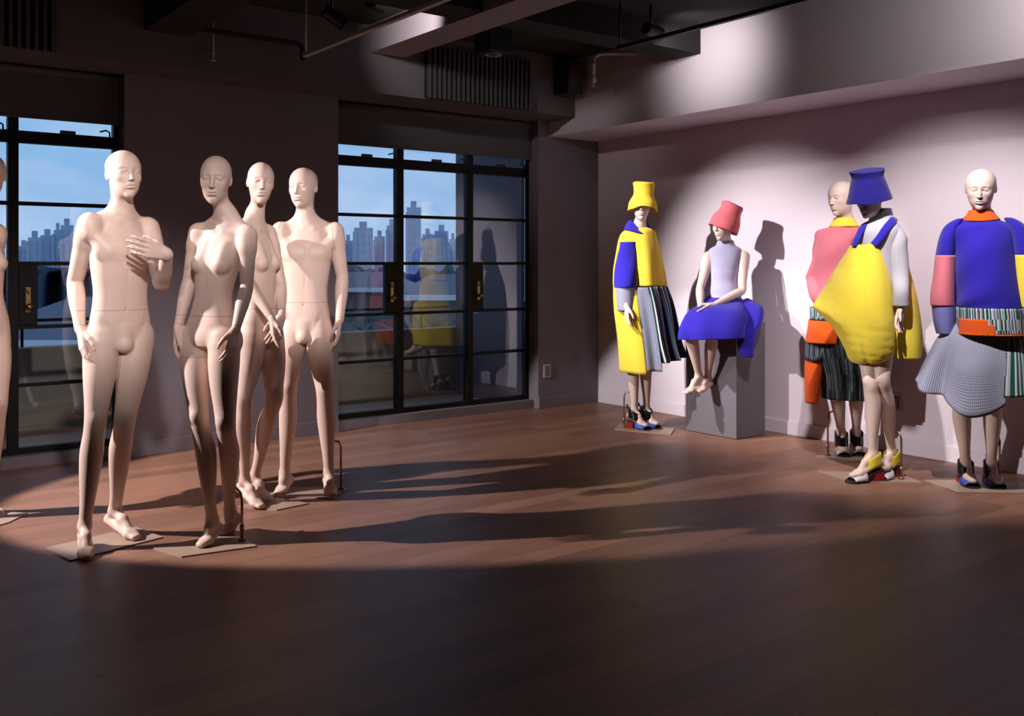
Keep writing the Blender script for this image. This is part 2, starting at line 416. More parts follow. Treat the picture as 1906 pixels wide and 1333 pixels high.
# ------------------------------------------------------------------ anatomy
def head_forms(F, c, yaw, pitch, roll, male, s=1.0, ears=True, wide=1.0):
    """skull, face and ears about the head centre; yaw turns the face, local -y is front at yaw 0"""
    cy, sy = math.cos(yaw), math.sin(yaw); cp, sp = math.cos(pitch), math.sin(pitch); cr, sr = math.cos(roll), math.sin(roll)
    fr = np.array([sy, -cy, 0.]); lf = np.array([cy, sy, 0.]); up = np.array([0, 0, 1.])
    fr, up = cp*fr - sp*up, cp*up + sp*fr          # pitch down
    lf, up = cr*lf + sr*up, cr*up - sr*lf          # roll
    M = np.array([lf, fr, up]); c = np.array(c, float)
    P = lambda x, y, z: c + s*(x*lf + y*fr + z*up)
    E = lambda p, r, k=.01, op='add', ang=0.0, ax='z': F.ell(P(*p), [s*q for q in r], rot(M, ang, ax), k, op)
    C = lambda a, b, ra, rb, k=.01, op='add': F.cone(P(*a), P(*b), s*ra, s*rb, k, op)
    w = (1.05 if male else .96)*wide
    j = 1.0 if male else .86
    E((0, -.020, .040), (.0745*w, .094, .079), .02)
    E((0, .012, .018), (.066*w, .079, .092), .03)
    E((0, .017, -.034), (.0570*w, .069, .077), .03)
    E((0, .034, -.066), (.0400*j + .004, .050, .046), .026)
    for q in (-1, 1):
        E((q*.039, .054, -.018), (.019, .018, .019), .020)             # cheekbone
        C((q*.012, .083, .030), (q*.044, .070, .027), .005, .004, .016)   # brow
    E((0, .070, -.103), (.016*j, .015, .014), .024)                    # chin
    E((0, .072, -.062), (.020, .018, .020), .016)
    for q in (-1, 1):
        E((q*.0310, .099, .008), (.0190, .019, .0125), .018, 'sub')    # socket
        E((q*.031, .0700, .0080), (.0155, .0150, .0110), .005)         # closed eye form
        C((q*.019, .0870, .0155), (q*.043, .0770, .0145), .0032, .0032, .005)   # lid
    C((0, .083, .022), (0, .0985, -.012), .0062, .0078, .011)           # nose
    C((0, .0985, -.012), (0, .1055, -.0285), .0078, .0082, .007)
    for q in (-1, 1):
        E((q*.0095, .094, -.0315), (.0062, .0090, .0062), .006)
        E((q*.0062, .101, -.0385), (.0032, .0042, .003), .003, 'sub')
    C((0, .093, -.040), (0, .0915, -.050), .0022, .0022, .004, 'sub')
    E((0, .0895, -.0565), (.0205, .0090, .0052), .005)
    E((0, .0880, -.0685), (.0175, .0092, .0062), .005)
    C((-.019, .0925, -.0622), (.019, .0925, -.0622), .0030, .0030, .004, 'sub')
    E((0, .040, -.060), (.01, .01, .01), .002)
    C((-.016, .085, -.0815), (.016, .085, -.0815), .004, .004, .008, 'sub')
    if ears:
        for q in (-1, 1):
            E((q*.0720*w, -.012, .000), (.0070, .0175, .029), .006, 'add', q*.38, 'z')
            E((q*.0800*w, -.008, .005), (.0045, .0100, .017), .004, 'sub', q*.38, 'z')
    return M

def rot(M, ang, ax):
    if not ang: return M
    c, s = math.cos(ang), math.sin(ang)
    if ax == 'z': R = np.array([[c, s, 0], [-s, c, 0], [0, 0, 1]])
    elif ax == 'x': R = np.array([[1, 0, 0], [0, c, s], [0, -s, c]])
    else: R = np.array([[c, 0, -s], [0, 1, 0], [s, 0, c]])
    return R @ M

def hand_forms(F, w, tip, side, palm, curl=.25, s=1.0, spread=1.0, thumb=1.0):
    """w wrist, tip = middle fingertip, side = towards the thumb, palm = way the fingers close"""
    w = np.array(w, float); d = unit(np.array(tip) - w)
    side = np.array(side, float); side = unit(side - d * (side @ d))
    n = np.cross(d, side)
    if n @ np.array(palm) < 0: n = -n
    L = s * .185
    P = lambda a, b, c: w + a*L*d + b*L*side + c*L*n
    kn = [(.50, .185), (.525, .062), (.505, -.062), (.465, -.170)]     # knuckles, index to little
    fl = [.42, .47, .43, .34]
    for (a, b) in kn:
        F.cone(P(.02, b*.5, 0), P(a, b, -.01), .0125*s, .0112*s, .012)
    F.cone(P(.08, .02, .03), P(.40, .0, .03), .013*s, .012*s, .012)
    F.cone(P(.12, -.06, .04), P(.38, -.14, .03), .012*s, .010*s, .012)
    for i, ((a, b), f) in enumerate(zip(kn, fl)):
        p = P(a, b, -.01); ang = curl*(.35 + .12*i); dirv = d + side*b*.55*spread
        seg = [.46, .30, .24]; r = [.0102, .0088, .0078, .0062]
        if i == 3: r = [q*.86 for q in r]
        for jn in range(3):
            dd = unit(dirv)*math.cos(ang) + n*math.sin(ang)
            q = p + dd * f * L * seg[jn]
            F.cone(p, q, r[jn]*s, r[jn+1]*s, .0035)
            p = q; ang += curl*(.75 if jn == 0 else .55)
    t0 = P(.10, .10, .05); t1 = P(.33, .25*thumb, .13); t2 = P(.50, .285*thumb, .19); t3 = P(.62, .275*thumb, .22)
    F.cone(t0, t1, .0145*s, .0118*s, .012); F.cone(t1, t2, .0112*s, .0098*s, .004); F.cone(t2, t3, .0096*s, .0072*s, .004)

def foot_forms(F, an, toe, s=1.0):
    an = np.array(an, float); toe = np.array(toe, float)
    d = toe - an; dh = d.copy(); dh[2] = 0; dh = unit(dh)
    side = np.array([-dh[1], dh[0], 0])
    sole = toe[2] - .012
    raised = max(an[2] - .085 - sole, 0)
    heel = an - dh*.045 + np.array([0, 0, -.056 + min(raised, .03)*.2])
    ball = toe - dh*.060; ball[2] = sole + .021
    mid = (an + ball)/2 + np.array([0, 0, .010])
    low = lambda p, r: np.array([p[0], p[1], sole + r])
    P = [(an, heel, .023*s, .026*s), (an, mid, .022*s, .024*s), (mid, ball, .025*s, .019*s)]
    for q in (-1, 1):
        P.append((heel + side*q*.004, ball + side*q*.017, .025*s, .019*s))
        P.append((ball + side*q*.017, low(toe - dh*.016 + side*q*.013, .012), .019*s, .0125*s))
    P.append((ball, low(toe - dh*.013, .012), .019*s, .013*s))
    F.blob(P, .028, .014)

def sculpt(J, male, h, head=(0, 0, 0), hands=None, feet=True, arms=True, legs=True, bust=True, wide=1.0, bulk=1.0, ears=True, hs=1.0, torso=True, calf=1.0, arm_k=.006):
    A = {k: np.array(v, float) for k, v in J.items() if k != 'base'}
    pts = np.array(list(A.values()))
    hx, hz, hh = h
    F = Field(pts.min(0) - .20, pts.max(0) + np.array([.2, .2, .20]), (hx, hz, hh, A['head'][2] - .15))
    up = np.array([0, 0, 1.])
    def left(a, b):
        v = b - a; v[2] = 0; return unit(v)
    lc = left(A['shR'], A['shL'].copy()); lp = left(A['hipR'], A['hipL'].copy())
    fc = np.cross(lc, up); fp = np.cross(lp, up)
    chest = (A['shR'] + A['shL'])/2; hip = (A['hipR'] + A['hipL'])/2
    hip_h = hip[2]; top = chest[2]; T = top - hip_h
    bk = bulk
    if torso:
        if male: tab = [(-.11, .070, .066, .080), (-.02, .134, .084, .100), (.12, .139, .085, .096), (.26, .127, .082, .083), (.40, .123, .084, .080), (.56, .133, .091, .090), (.72, .143, .096, .100), (.84, .140, .086, .096), (.95, .118, .062, .078), (1.04, .075, .048, .060), (1.12, .03, .03, .03)]
        else: tab = [(-.11, .062, .060, .076), (-.02, .124, .078, .096), (.12, .128, .077, .092), (.26, .108, .071, .075), (.40, .093, .069, .066), (.56, .101, .074, .074), (.72, .112, .076, .084), (.84, .114, .066, .082), (.95, .098, .048, .068), (1.04, .062, .040, .050), (1.12, .025, .028, .028)]
        Q = spline(np.array(tab), 10)
        tt = Q[:, 0]; zz = hip_h + tt*T
        g = np.clip((tt - .1)/.75, 0, 1); g = g*g*(3-2*g)
        cen = hip[None]*(1-tt[:, None]) + chest[None]*tt[:, None]
        cen = cen + np.outer(np.sin(np.clip(tt, 0, 1)*math.pi)*.012, fp)
        ya = math.atan2(lp[1], lp[0]); yb = math.atan2(lc[1], lc[0])
        yw = ya*(1-g) + yb*g
        tlt = (A['shL'][2]-A['shR'][2])/max(np.linalg.norm(A['shL']-A['shR']), .1)
        sl, Pg = F.box([cen[:, 0].min()-.2, cen[:, 1].min()-.2, zz[0]-.02], [cen[:, 0].max()+.2, cen[:, 1].max()+.2, zz[-1]+.05], .02)
        X, Y, Z = Pg
        Zb = np.broadcast_to(Z, (X.shape[0], Y.shape[1], Z.shape[2]))
        u0 = (X - chest[0])*lc[0] + (Y - chest[1])*lc[1]
        wz = np.clip((Zb - hip_h)/T - .35, 0, .6)/.6
        Ze = Zb - wz*tlt*u0
        ip = lambda col: np.interp(Ze.ravel(), zz, col).reshape(Ze.shape)
        cx, cyy, yy = ip(cen[:, 0]), ip(cen[:, 1]), ip(yw)
        a, bf, bb = ip(Q[:, 1])*bk, ip(Q[:, 2])*bk, ip(Q[:, 3])*bk
        u = (X - cx)*np.cos(yy) + (Y - cyy)*np.sin(yy)
        v = (X - cx)*np.sin(yy) - (Y - cyy)*np.cos(yy)
        b = np.where(v > 0, bf, bb)
        n = 2.35
        rho = ((np.abs(u)/a)**n + (np.abs(v)/b)**n)**(1/n)
        d = (rho - 1)*np.minimum(a, b)*.9
        d = np.maximum(d, np.maximum(zz[0] + .02 - Ze, Ze - zz[-1] + .01))
        F.put(sl, d.astype(np.float32), 0)
        Mc = np.array([lc, fc, up]); Mp = np.array([lp, fp, up])
        def at(t, x, y):
            gg = np.interp(t, tt, g); cc = hip*(1-t) + chest*t + fp*.012*math.sin(min(max(t, 0), 1)*math.pi)
            l = unit(lp*(1-gg) + lc*gg); f = np.cross(l, up)
            zt = np.clip((t-.35)/.6, 0, 1)*tlt*x
            return cc + l*x + f*y + up*zt
        if not bust: pass
        elif male:
            for q in (-1, 1):
                F.ell(at(.750, q*.070, .064), (.080, .028, .056), rot(Mc, -q*.30, 'z'), .012)
                F.cone(at(1.0, q*.03, .042), at(.985, q*.13, .012), .008, .007, .02)
                F.cone(at(.76, q*.085, .058), at(.90, q*.150, .020), .026, .030, .03)      # fold of the armpit
                F.ell(at(-.02, q*.066, -.070), (.068, .054, .078), Mp, .02)      # glutes
                F.cone(at(.24, q*.128, .070), at(-.07, q*.052, .098), .004, .004, .022, 'sub')
            F.cone(at(.58, 0, .102), at(.24, 0, .096), .003, .003, .016, 'sub')
            F.cone(at(.82, 0, .108), at(.62, 0, .110), .006, .004, .02, 'sub')
            F.cone(at(.05, 0, .040), at(-.075, 0, .070), .050, .034, .022)
            F.ell(at(-.085, 0, .080), (.034, .029, .033), Mp, .020)
        else:
            for q in (-1, 1):
                F.ell(at(.680, q*.060, .057), (.043, .037, .041), rot(Mc, -q*.3, 'z'), .012)
                F.cone(at(.86, q*.052, .040), at(.70, q*.058, .068), .018, .022, .022)
                F.cone(at(1.0, q*.025, .036), at(.99, q*.11, .010), .006, .006, .016)
                F.ell(at(-.03, q*.066, -.066), (.068, .056, .082), Mp, .02)
            F.cone(at(.58, 0, .083), at(.24, 0, .081), .0025, .0025, .014, 'sub')
        F.cone(at(.02, 0, .02), at(-.12, 0, .0), .05, .022, .03)
        F.ell(at(.24, 0, .090 if male else .078), (.006, .012, .009), Mp, .006, 'sub')
    # neck
    nk = A['neck']; hd = A['head']
    nr = .052 if male else .042
    frh = np.array([math.sin(head[0]), -math.cos(head[0]), 0])
    base = hd - frh*.020 + np.array([0, 0, -.055])
    F.chain([(chest*.55 + nk*.45 - fc*.012, nr*1.35), (nk, nr*1.08), ((nk + base)/2, nr*.98), (base, nr*1.04)], .02)
    if torso:
        for sh in ('shR', 'shL'):
            F.cone(nk + (base - nk)*.25 - fc*.012, A[sh]*.75 + nk*.25 - fc*.012 + up*.002, .028, .030, .045)
    # arms
    s = 1.0 if male else .84
    if arms:
        for S in 'RL':
            sh, el, wr = A['sh'+S], A['el'+S], A['wr'+S]
            out = lc*(-1 if S == 'R' else 1)
            r1 = 1 if male else .82
            F.ell(sh + out*.006 - up*.022, np.array((.042, .047, .062))*r1, np.array([lc, fc, up]), .028)
            lp_ = lambda t: sh + (el - sh)*t
            lf_ = lambda t: el + (wr - el)*t
            m = (sh + out*.004)
            F.chain([(m - up*.012, .046*r1), (lp_(.28), .0475*s), (lp_(.55), .0455*s), (lp_(.82), .0395*s), (el, .0370*s), (lf_(.2), .0395*s), (lf_(.42), .0380*s), (lf_(.75), .0295*s), (wr, .0250*s)], arm_k)
            F.cone(m - up*.012, lp_(.28), .045*r1, .046*s, .03)
    if hands:
        for S, (side, palm, curl, *sp) in hands.items():
            hand_forms(F, A['wr'+S], A['tip'+S], side, palm, curl, (1.0 if male else .92)*hs, *sp)
    # legs
    s = 1.0 if male else .92
    if legs:
        for S in 'RL':
            hp, kn, an = A['hip'+S], A['kn'+S], A['an'+S]
            foot = unit(np.array([A['toe'+S][0]-an[0], A['toe'+S][1]-an[1], 0]))
            kf = unit(foot*.5 + fp*.5)
            tq = lambda t: hp + (kn - hp)*t
            cq = lambda t: kn + (an - kn)*t
            F.chain([(hp, .078*s), (tq(.25) + kf*.006, .0805*s), (tq(.5) + kf*.008, .0725*s), (tq(.78) + kf*.004, .058*s), (kn, .0500*s),
                     (cq(.14) - kf*.004, .0480*s), (cq(.32) - kf*.014, .0525*s*calf), (cq(.52) - kf*.010, .0460*s*calf), (cq(.78), .0330*s), (an, .0280*s)], .006)
            F.cone(hp, tq(.06), .076*s, .078*s, .022)
            F.ell(kn + kf*.030 + up*.012, (.022*s, .020*s, .030*s), None, .018)
            if feet: foot_forms(F, an, A['toe'+S], s)
    head_forms(F, hd, head[0], head[1], head[2], male, .975 if male else .955, ears, wide)
    return F

def figure_body(name, J, male, h, mats, parent, seams=(), **kw):
    F = sculpt(J, male, h, **kw)
    V, Fq = F.mesh()
    # keep the single connected skin, above the floor
    V[:, 2] = np.maximum(V[:, 2], .0)
    if not seams: return mesh_from(name, V, Fq, mats, parent)
    o = mesh_from(name, V, Fq, mats, parent)
    bm = bmesh.new(); bm.from_mesh(o.data)
    for (p, nrm, rad, wdt) in seams:      # joints between the cast pieces: thin dark lines round one limb
        p = Vector(p); nrm = Vector(nrm).normalized()
        for off in (-wdt/2, wdt/2):
            q = p + nrm*off
            near = [f for f in bm.faces if abs((f.calc_center_median() - q).dot(nrm)) < .012 and (f.calc_center_median() - p).length < rad]
            es = list({e for f in near for e in f.edges}); vs = list({v for f in near for v in f.verts})
            bmesh.ops.bisect_plane(bm, geom=near + es + vs, dist=1e-5, plane_co=q, plane_no=nrm)
        for f in bm.faces:
            c = f.calc_center_median()
            if abs((c - p).dot(nrm)) < wdt*.5 and (c - p).length < rad + .02: f.material_index = 1
    for f in bm.faces: f.smooth = True
    bm.to_mesh(o.data); bm.free()
    return o

# ------------------------------------------------------------------ bare mannequins
CAMROT = math.radians(52.79 - 90)
FIG = {
 'm1': dict(base=(1.254, 4.823),
  neck=(0.033, 0.02, 1.578),
  head=(0.062, -0.02, 1.772),
  shR=(-0.056, -0.12, 1.544),
  shL=(0.13, 0.1, 1.532),
  elR=(-0.172, -0.02, 1.263),
  wrR=(-0.112, -0.1, 1.039),
  tipR=(-0.067, -0.14, 0.864),
  elL=(0.225, 0.02, 1.251),
  wrL=(0.324, -0.17, 1.39),
  tipL=(0.195, -0.24, 1.433),
  hipR=(-0.028, -0.05, 1.005),
  hipL=(0.094, 0.05, 0.998),
  knR=(-0.039, -0.1, 0.618),
  anR=(-0.09, -0.1, 0.113),
  toeR=(-0.006, -0.27, 0.014),
  knL=(0.076, -0.04, 0.618),
  anL=(-0.056, 0.16, 0.121),
  toeL=(0.107, 0.03, 0.022),
 ),
 'm2': dict(base=(1.636, 4.559),
  neck=(0.08, 0.01, 1.558),
  head=(0.036, -0.04, 1.748),
  shR=(-0.07, 0.04, 1.512),
  shL=(0.187, -0.04, 1.494),
  elR=(-0.127, 0.07, 1.271),
  wrR=(-0.163, 0.02, 1.043),
  tipR=(-0.152, 0.02, 0.855),
  elL=(0.19, -0.06, 1.237),
  wrL=(0.162, -0.14, 1.043),
  tipL=(0.118, -0.17, 0.851),
  hipR=(-0.086, 0.04, 0.989),
  hipL=(0.082, -0.05, 0.991),
  knR=(-0.032, -0.07, 0.61),
  anR=(0.014, -0.02, 0.116),
  toeR=(-0.02, -0.12, 0.022),
  knL=(0.103, -0.1, 0.589),
  anL=(0.046, 0.16, 0.116),
  toeL=(0.016, 0.1, 0.018),
 ),
 'm3': dict(base=(2.085, 5.072),
  neck=(-0.023, 0.02, 1.589),
  head=(0.02, -0.02, 1.791),
  shR=(-0.055, -0.12, 1.53),
  shL=(0.023, 0.13, 1.533),
  elR=(-0.029, -0.13, 1.263),
  wrR=(0.125, -0.2, 1.058),
  tipR=(0.15, -0.22, 0.905),
  elL=(0.101, 0.1, 1.241),
  wrL=(0.145, -0.06, 1.056),
  tipL=(0.102, -0.12, 0.908),
  hipR=(-0.013, -0.06, 0.953),
  hipL=(0.053, 0.05, 0.945),
  knR=(-0.055, -0.08, 0.618),
  anR=(-0.083, 0.04, 0.142),
  toeR=(0.045, -0.07, 0.02),
  knL=(0.095, -0.01, 0.602),
  anL=(-0.058, 0.15, 0.139),
  toeL=(0.054, 0.07, 0.03),
 ),
 'm4': dict(base=(2.437, 5.206),
  neck=(-0.005, 0.01, 1.593),
  head=(-0.015, -0.02, 1.79),
  shR=(-0.141, -0.03, 1.548),
  shL=(0.157, 0.04, 1.55),
  elR=(-0.202, 0.04, 1.261),
  wrR=(-0.194, -0.02, 1.029),
  tipR=(-0.174, -0.06, 0.845),
  elL=(0.204, 0.04, 1.267),
  wrL=(0.203, -0.04, 1.018),
  tipL=(0.19, -0.09, 0.838),
  hipR=(-0.07, -0.01, 0.966),
  hipL=(0.071, -0.01, 0.966),
  knR=(-0.088, -0.07, 0.621),
  anR=(-0.129, 0.01, 0.118),
  toeR=(-0.157, -0.08, 0.016),
  knL=(0.121, -0.07, 0.615),
  anL=(0.131, 0.01, 0.118),
  toeL=(0.172, -0.11, 0.017),
 ),
 'm0': dict(base=(0.862, 5.686),
  neck=(-0.031, 0.01, 1.583),
  head=(0.016, -0.03, 1.809),
  shR=(-0.116, -0.07, 1.523),
  shL=(-0.012, 0.09, 1.523),
  elR=(-0.166, -0.05, 1.26),
  wrR=(-0.064, -0.13, 1.03),
  tipR=(-0.02, -0.17, 0.852),
  elL=(-0.084, 0.17, 1.25),
  wrL=(-0.045, 0.11, 1.02),
  tipL=(-0.001, 0.05, 0.841),
  hipR=(-0.049, -0.05, 0.98),
  hipL=(-0.007, 0.05, 0.966),
  knR=(-0.037, -0.1, 0.622),
  anR=(-0.077, -0.03, 0.125),
  toeR=(0.024, -0.12, 0.011),
  knL=(0.069, -0.05, 0.62),
  anL=(-0.063, 0.11, 0.09),
  toeL=(0.054, 0.01, 0.01),
 ),
 'd1': dict(base=(5.542, 5.523),
  neck=(-0.04, -0.01, 1.637),
  head=(-0.033, -0.05, 1.812),
  shR=(-0.111, -0.05, 1.566),
  shL=(0.058, 0.07, 1.556),
  elR=(-0.183, -0.15, 1.286),
  wrR=(-0.175, -0.23, 1.012),
  tipR=(-0.171, -0.26, 0.879),
  elL=(0.145, 0.15, 1.284),
  wrL=(0.148, 0.11, 1.019),
  tipL=(0.143, 0.08, 0.867),
  hipR=(-0.08, -0.01, 1.003),
  hipL=(0.032, 0.04, 0.996),
  knR=(-0.086, -0.03, 0.601),
  anR=(-0.076, 0.05, 0.155),
  toeR=(0.019, -0.05, 0.045),
  knL=(0.02, -0.01, 0.603),
  anL=(0.027, 0.1, 0.161),
  toeL=(0.115, 0.01, 0.048),
 ),
 'd2': dict(base=(5.927, 5.042),
  neck=(0.019, -0.03, 1.486),
  head=(-0.009, -0.06, 1.642),
  shR=(-0.111, -0.02, 1.41),
  shL=(0.147, -0.08, 1.413),
  elR=(-0.195, -0.08, 1.147),
  wrR=(-0.222, -0.24, 1.011),
  tipR=(-0.242, -0.38, 0.929),
  elL=(0.113, -0.17, 1.137),
  wrL=(-0.144, -0.32, 1.027),
  tipL=(-0.266, -0.4, 0.95),
  hipR=(-0.062, -0.05, 1.007),
  hipL=(0.055, 0.0, 1.0),
  knR=(-0.335, -0.38, 0.872),
  anR=(-0.223, -0.18, 0.476),
  toeR=(-0.353, -0.3, 0.363),
  knL=(-0.148, -0.34, 0.837),
  anL=(-0.148, -0.14, 0.463),
  toeL=(-0.251, -0.26, 0.366),
 ),
 'd3': dict(base=(5.855, 3.904),
  neck=(0.015, 0.01, 1.642),
  head=(-0.025, -0.03, 1.8),
  shR=(-0.095, 0.05, 1.538),
  shL=(0.094, -0.07, 1.535),
  elR=(-0.116, 0.09, 1.255),
  wrR=(-0.131, 0.01, 1.032),
  tipR=(-0.165, -0.05, 0.898),
  elL=(0.16, -0.05, 1.257),
  wrL=(0.109, -0.11, 1.038),
  tipL=(0.057, -0.15, 0.905),
  hipR=(-0.057, 0.02, 0.938),
  hipL=(0.06, -0.02, 0.941),
  knR=(-0.062, -0.03, 0.551),
  anR=(0.016, 0.09, 0.155),
  toeR=(0.008, -0.01, 0.046),
  knL=(0.072, -0.05, 0.554),
  anL=(0.129, 0.11, 0.159),
  toeL=(0.123, 0.02, 0.051),
 ),
 'd4': dict(base=(5.417, 3.383),
  neck=(0.037, 0.01, 1.605),
  head=(-0.048, -0.04, 1.746),
  shR=(-0.007, 0.09, 1.52),
  shL=(0.099, -0.07, 1.525),
  elR=(-0.025, 0.17, 1.264),
  wrR=(-0.067, 0.13, 1.059),
  tipR=(-0.105, 0.08, 0.892),
  elL=(0.099, -0.12, 1.278),
  wrL=(0.08, -0.19, 1.084),
  tipL=(0.024, -0.25, 0.881),
  hipR=(-0.028, 0.05, 0.978),
  hipL=(0.034, -0.05, 0.985),
  knR=(-0.067, -0.09, 0.617),
  anR=(-0.032, -0.04, 0.165),
  toeR=(-0.193, -0.09, 0.047),
  knL=(-0.002, -0.11, 0.64),
  anL=(0.124, 0.06, 0.159),
  toeL=(0.011, -0.04, 0.072),
 ),
 'd5': dict(base=(5.715, 2.886),
  neck=(0.025, 0.005, 1.615),
  head=(-0.017, -0.055, 1.791),
  shR=(-0.125, 0.045, 1.552),
  shL=(0.151, -0.045, 1.545),
  elR=(-0.178, 0.085, 1.252),
  wrR=(-0.192, 0.025, 1.026),
  tipR=(-0.194, -0.015, 0.886),
  elL=(0.241, -0.015, 1.253),
  wrL=(0.195, -0.095, 1.032),
  tipL=(0.161, -0.135, 0.896),
  hipR=(-0.067, 0.035, 0.993),
  hipL=(0.07, -0.015, 0.996),
  knR=(-0.117, -0.015, 0.561),
  anR=(-0.04, 0.085, 0.137),
  toeR=(-0.049, -0.035, 0.044),
  knL=(0.073, -0.035, 0.564),
  anL=(0.112, 0.075, 0.136),
  toeL=(0.095, -0.055, 0.045),
 ),
}
def stand(parent, corners, rod=None, h=.007):
    """beige plate on the floor with a bronze rod up to the calf"""
    bm = bmesh.new()
    lo = [bm.verts.new((x, y, 0)) for x, y in corners]; hi = [bm.verts.new((x, y, h)) for x, y in corners]
    n = len(lo); bm.faces.new(hi); bm.faces.new(lo[::-1])
    for i in range(n): bm.faces.new((lo[i], lo[(i+1) % n], hi[(i+1) % n], hi[i]))
    bmesh.ops.recalc_face_normals(bm, faces=bm.faces)
    link('stand_plate', bm, M['plate'], parent)
    if rod:
        (x, y), (tx, ty, tz) = rod
        bm = bmesh.new(); add_tube(bm, [(x, y, h), (x, y, tz-.04), (x + (tx-x)*.2, y + (ty-y)*.2, tz-.008), (tx, ty, tz)], .0065, 12)
        add_lathe(bm, [(0, h+.014), (.016, h+.014), (.019, h), (0, h)], (x, y, 0)); add_lathe(bm, [(0.0, h+.075), (.011, h+.075), (.011, h+.05), (0, h+.05)], (x, y, 0))
        link('stand_rod', bm, M['rod'], parent, True)
BARE_MATS = [M['skin'], M['seam']]
def bare(key, male, label, head, hands, corners, rod, seams, h=(.0030, .0048, .0025)):
    J = FIG[key]; b = J['base']
    root = empty('mannequin', (b[0], b[1], 0), CAMROT, label, 'mannequin', 'bare display mannequins')
    Z = .007
    J2 = {k: (v[0], v[1], v[2]) for k, v in J.items() if k != 'base'}
    figure_body('body', J2, male, h, BARE_MATS, root, seams, head=head, hands=hands)
    stand(root, corners, rod)
    return root
D = math.radians
def S(J, male):
    """joint lines: wrists, shoulders"""
    V = lambda k: Vector(J[k]); out = []
    for q in 'RL':
        d = (V('wr'+q) - V('el'+q)).normalized()
        out.append((V('wr'+q) - d*.012, d, .037, .0022))
    return out
f = lambda a: (math.sin(D(a)), -math.cos(D(a)), 0)
J = FIG['m1']
bare('m1', True, 'bare bald male mannequin at the front left, one hand raised to his chest', (D(42), D(-2), D(1)),
     {'R': (f(35), (.8, .5, 0), .30), 'L': ((-.1, -.1, 1), (-.1, .95, -.1), .22, .3)},
     [(-.287, -.08), (-.08, -.27), (.205, .10), (.0, .28)], None,
     S(J, 1) + [((.03, 0, 1.127), (.0, 0, 1), .19, .0022)])
J = FIG['m2']
bare('m2', False, 'bare bald female mannequin in half shadow, second from the front left, arms hanging', (D(7), D(6), D(-3)),
     {'R': (f(-13), (.95, -.2, 0), .30), 'L': (f(-13), (-.95, .2, 0), .35)},
     [(-.24, -.10), (-.06, -.235), (.243, -.07), (.06, .16)], ((.145, .02), (.075, .14, .24)),
     S(J, 0) + [((.01, 0, 1.098), (.0, 0, 1), .165, .0022), ((-.06, -.01, .90), (.0, 0, 1), .10, .0022)])
J = FIG['m3']
bare('m3', False, 'bare bald female mannequin with both hands crossed in front of the hips', (D(22), D(2), D(-4)),
     {'R': ((.3, -.8, .1), (.2, .9, 0), .30), 'L': ((-.5, -.8, .1), (-.6, .6, 0), .30)},
     [(-.11, .0), (.125, -.085), (.27, .06), (.03, .20)], None,
     S(J, 0) + [((.01, 0, 1.10), (.0, 0, 1), .165, .0022)])
J = FIG['m4']
bare('m4', True, 'bare bald male mannequin at the back, standing squarely beside the right window', (D(-12), D(3), D(0)),
     {'R': (f(12), (.95, .2, 0), .30), 'L': (f(12), (-.95, -.2, 0), .32)},
     [(-.235, -.10), (.18, -.14), (.235, .10), (-.18, .14)], ((.19, .07), (.14, .035, .30)),
     S(J, 1) + [((0, 0, 1.123), (.0, 0, 1), .185, .0022), ((-.147, 0, 1.52), (1, 0, -.15), .085, .0022), ((.158, 0, 1.52), (1, 0, .15), .085, .0022)])
J = FIG['m0']
bare('m0', False, 'bare bald mannequin cut off by the left edge of the photo', (D(15), D(2), D(0)),
     {'R': (f(40), (.8, .4, 0), .30), 'L': (f(40), (-.8, -.4, 0), .30)},
     [(-.26, -.10), (.10, -.18), (.142, -.08), (.148, .10), (-.2, .16)], None,
     S(J, 0))

# ------------------------------------------------------------------ dressed mannequins
def wool(name, col, rough=.95, bump=.35, sc=420):
    m = mottle(mat(name, col, rough, spec=.15), 9, .06, bump, sc); nodes(m)[2].inputs['Sheen Weight'].default_value = .10; return m
M['yellow'] = wool('yellow_felt', (.80, .59, .055)); M['yellow2'] = wool('yellow_quilt', (.82, .65, .06))
M['blue'] = wool('ultramarine_felt', (.028, .018, .37)); M['navy'] = wool('deep_blue_felt', (.013, .009, .15))
M['pinkhat'] = wool('rose_felt', (.66, .15, .18)); M['pink'] = wool('pink_jersey', (.67, .185, .235))
M['lavender'] = wool('lavender_jersey', (.40, .39, .56), bump=.15); M['greyknit'] = wool('pale_grey_jersey', (.44, .43, .48), bump=.15)
M['orange'] = wool('orange_felt', (.72, .105, .012)); M['dark'] = wool('near_black_cloth', (.022, .02, .026))
M['redheel'] = mat('red_lacquer', (.30, .012, .015), .3); M['patent'] = mat('black_patent', (.008, .008, .009), .12, spec=.8)
M['shoe_blue'] = mat('blue_suede', (.035, .10, .48), .6); M['shoe_white'] = mat('white_satin', (.62, .58, .60), .35); M['shoe_yellow'] = wool('yellow_hair_strap', (.75, .60, .04), bump=.6, sc=300)
M['shoe_sole'] = mat('black_sole', (.02, .018, .018), .5)

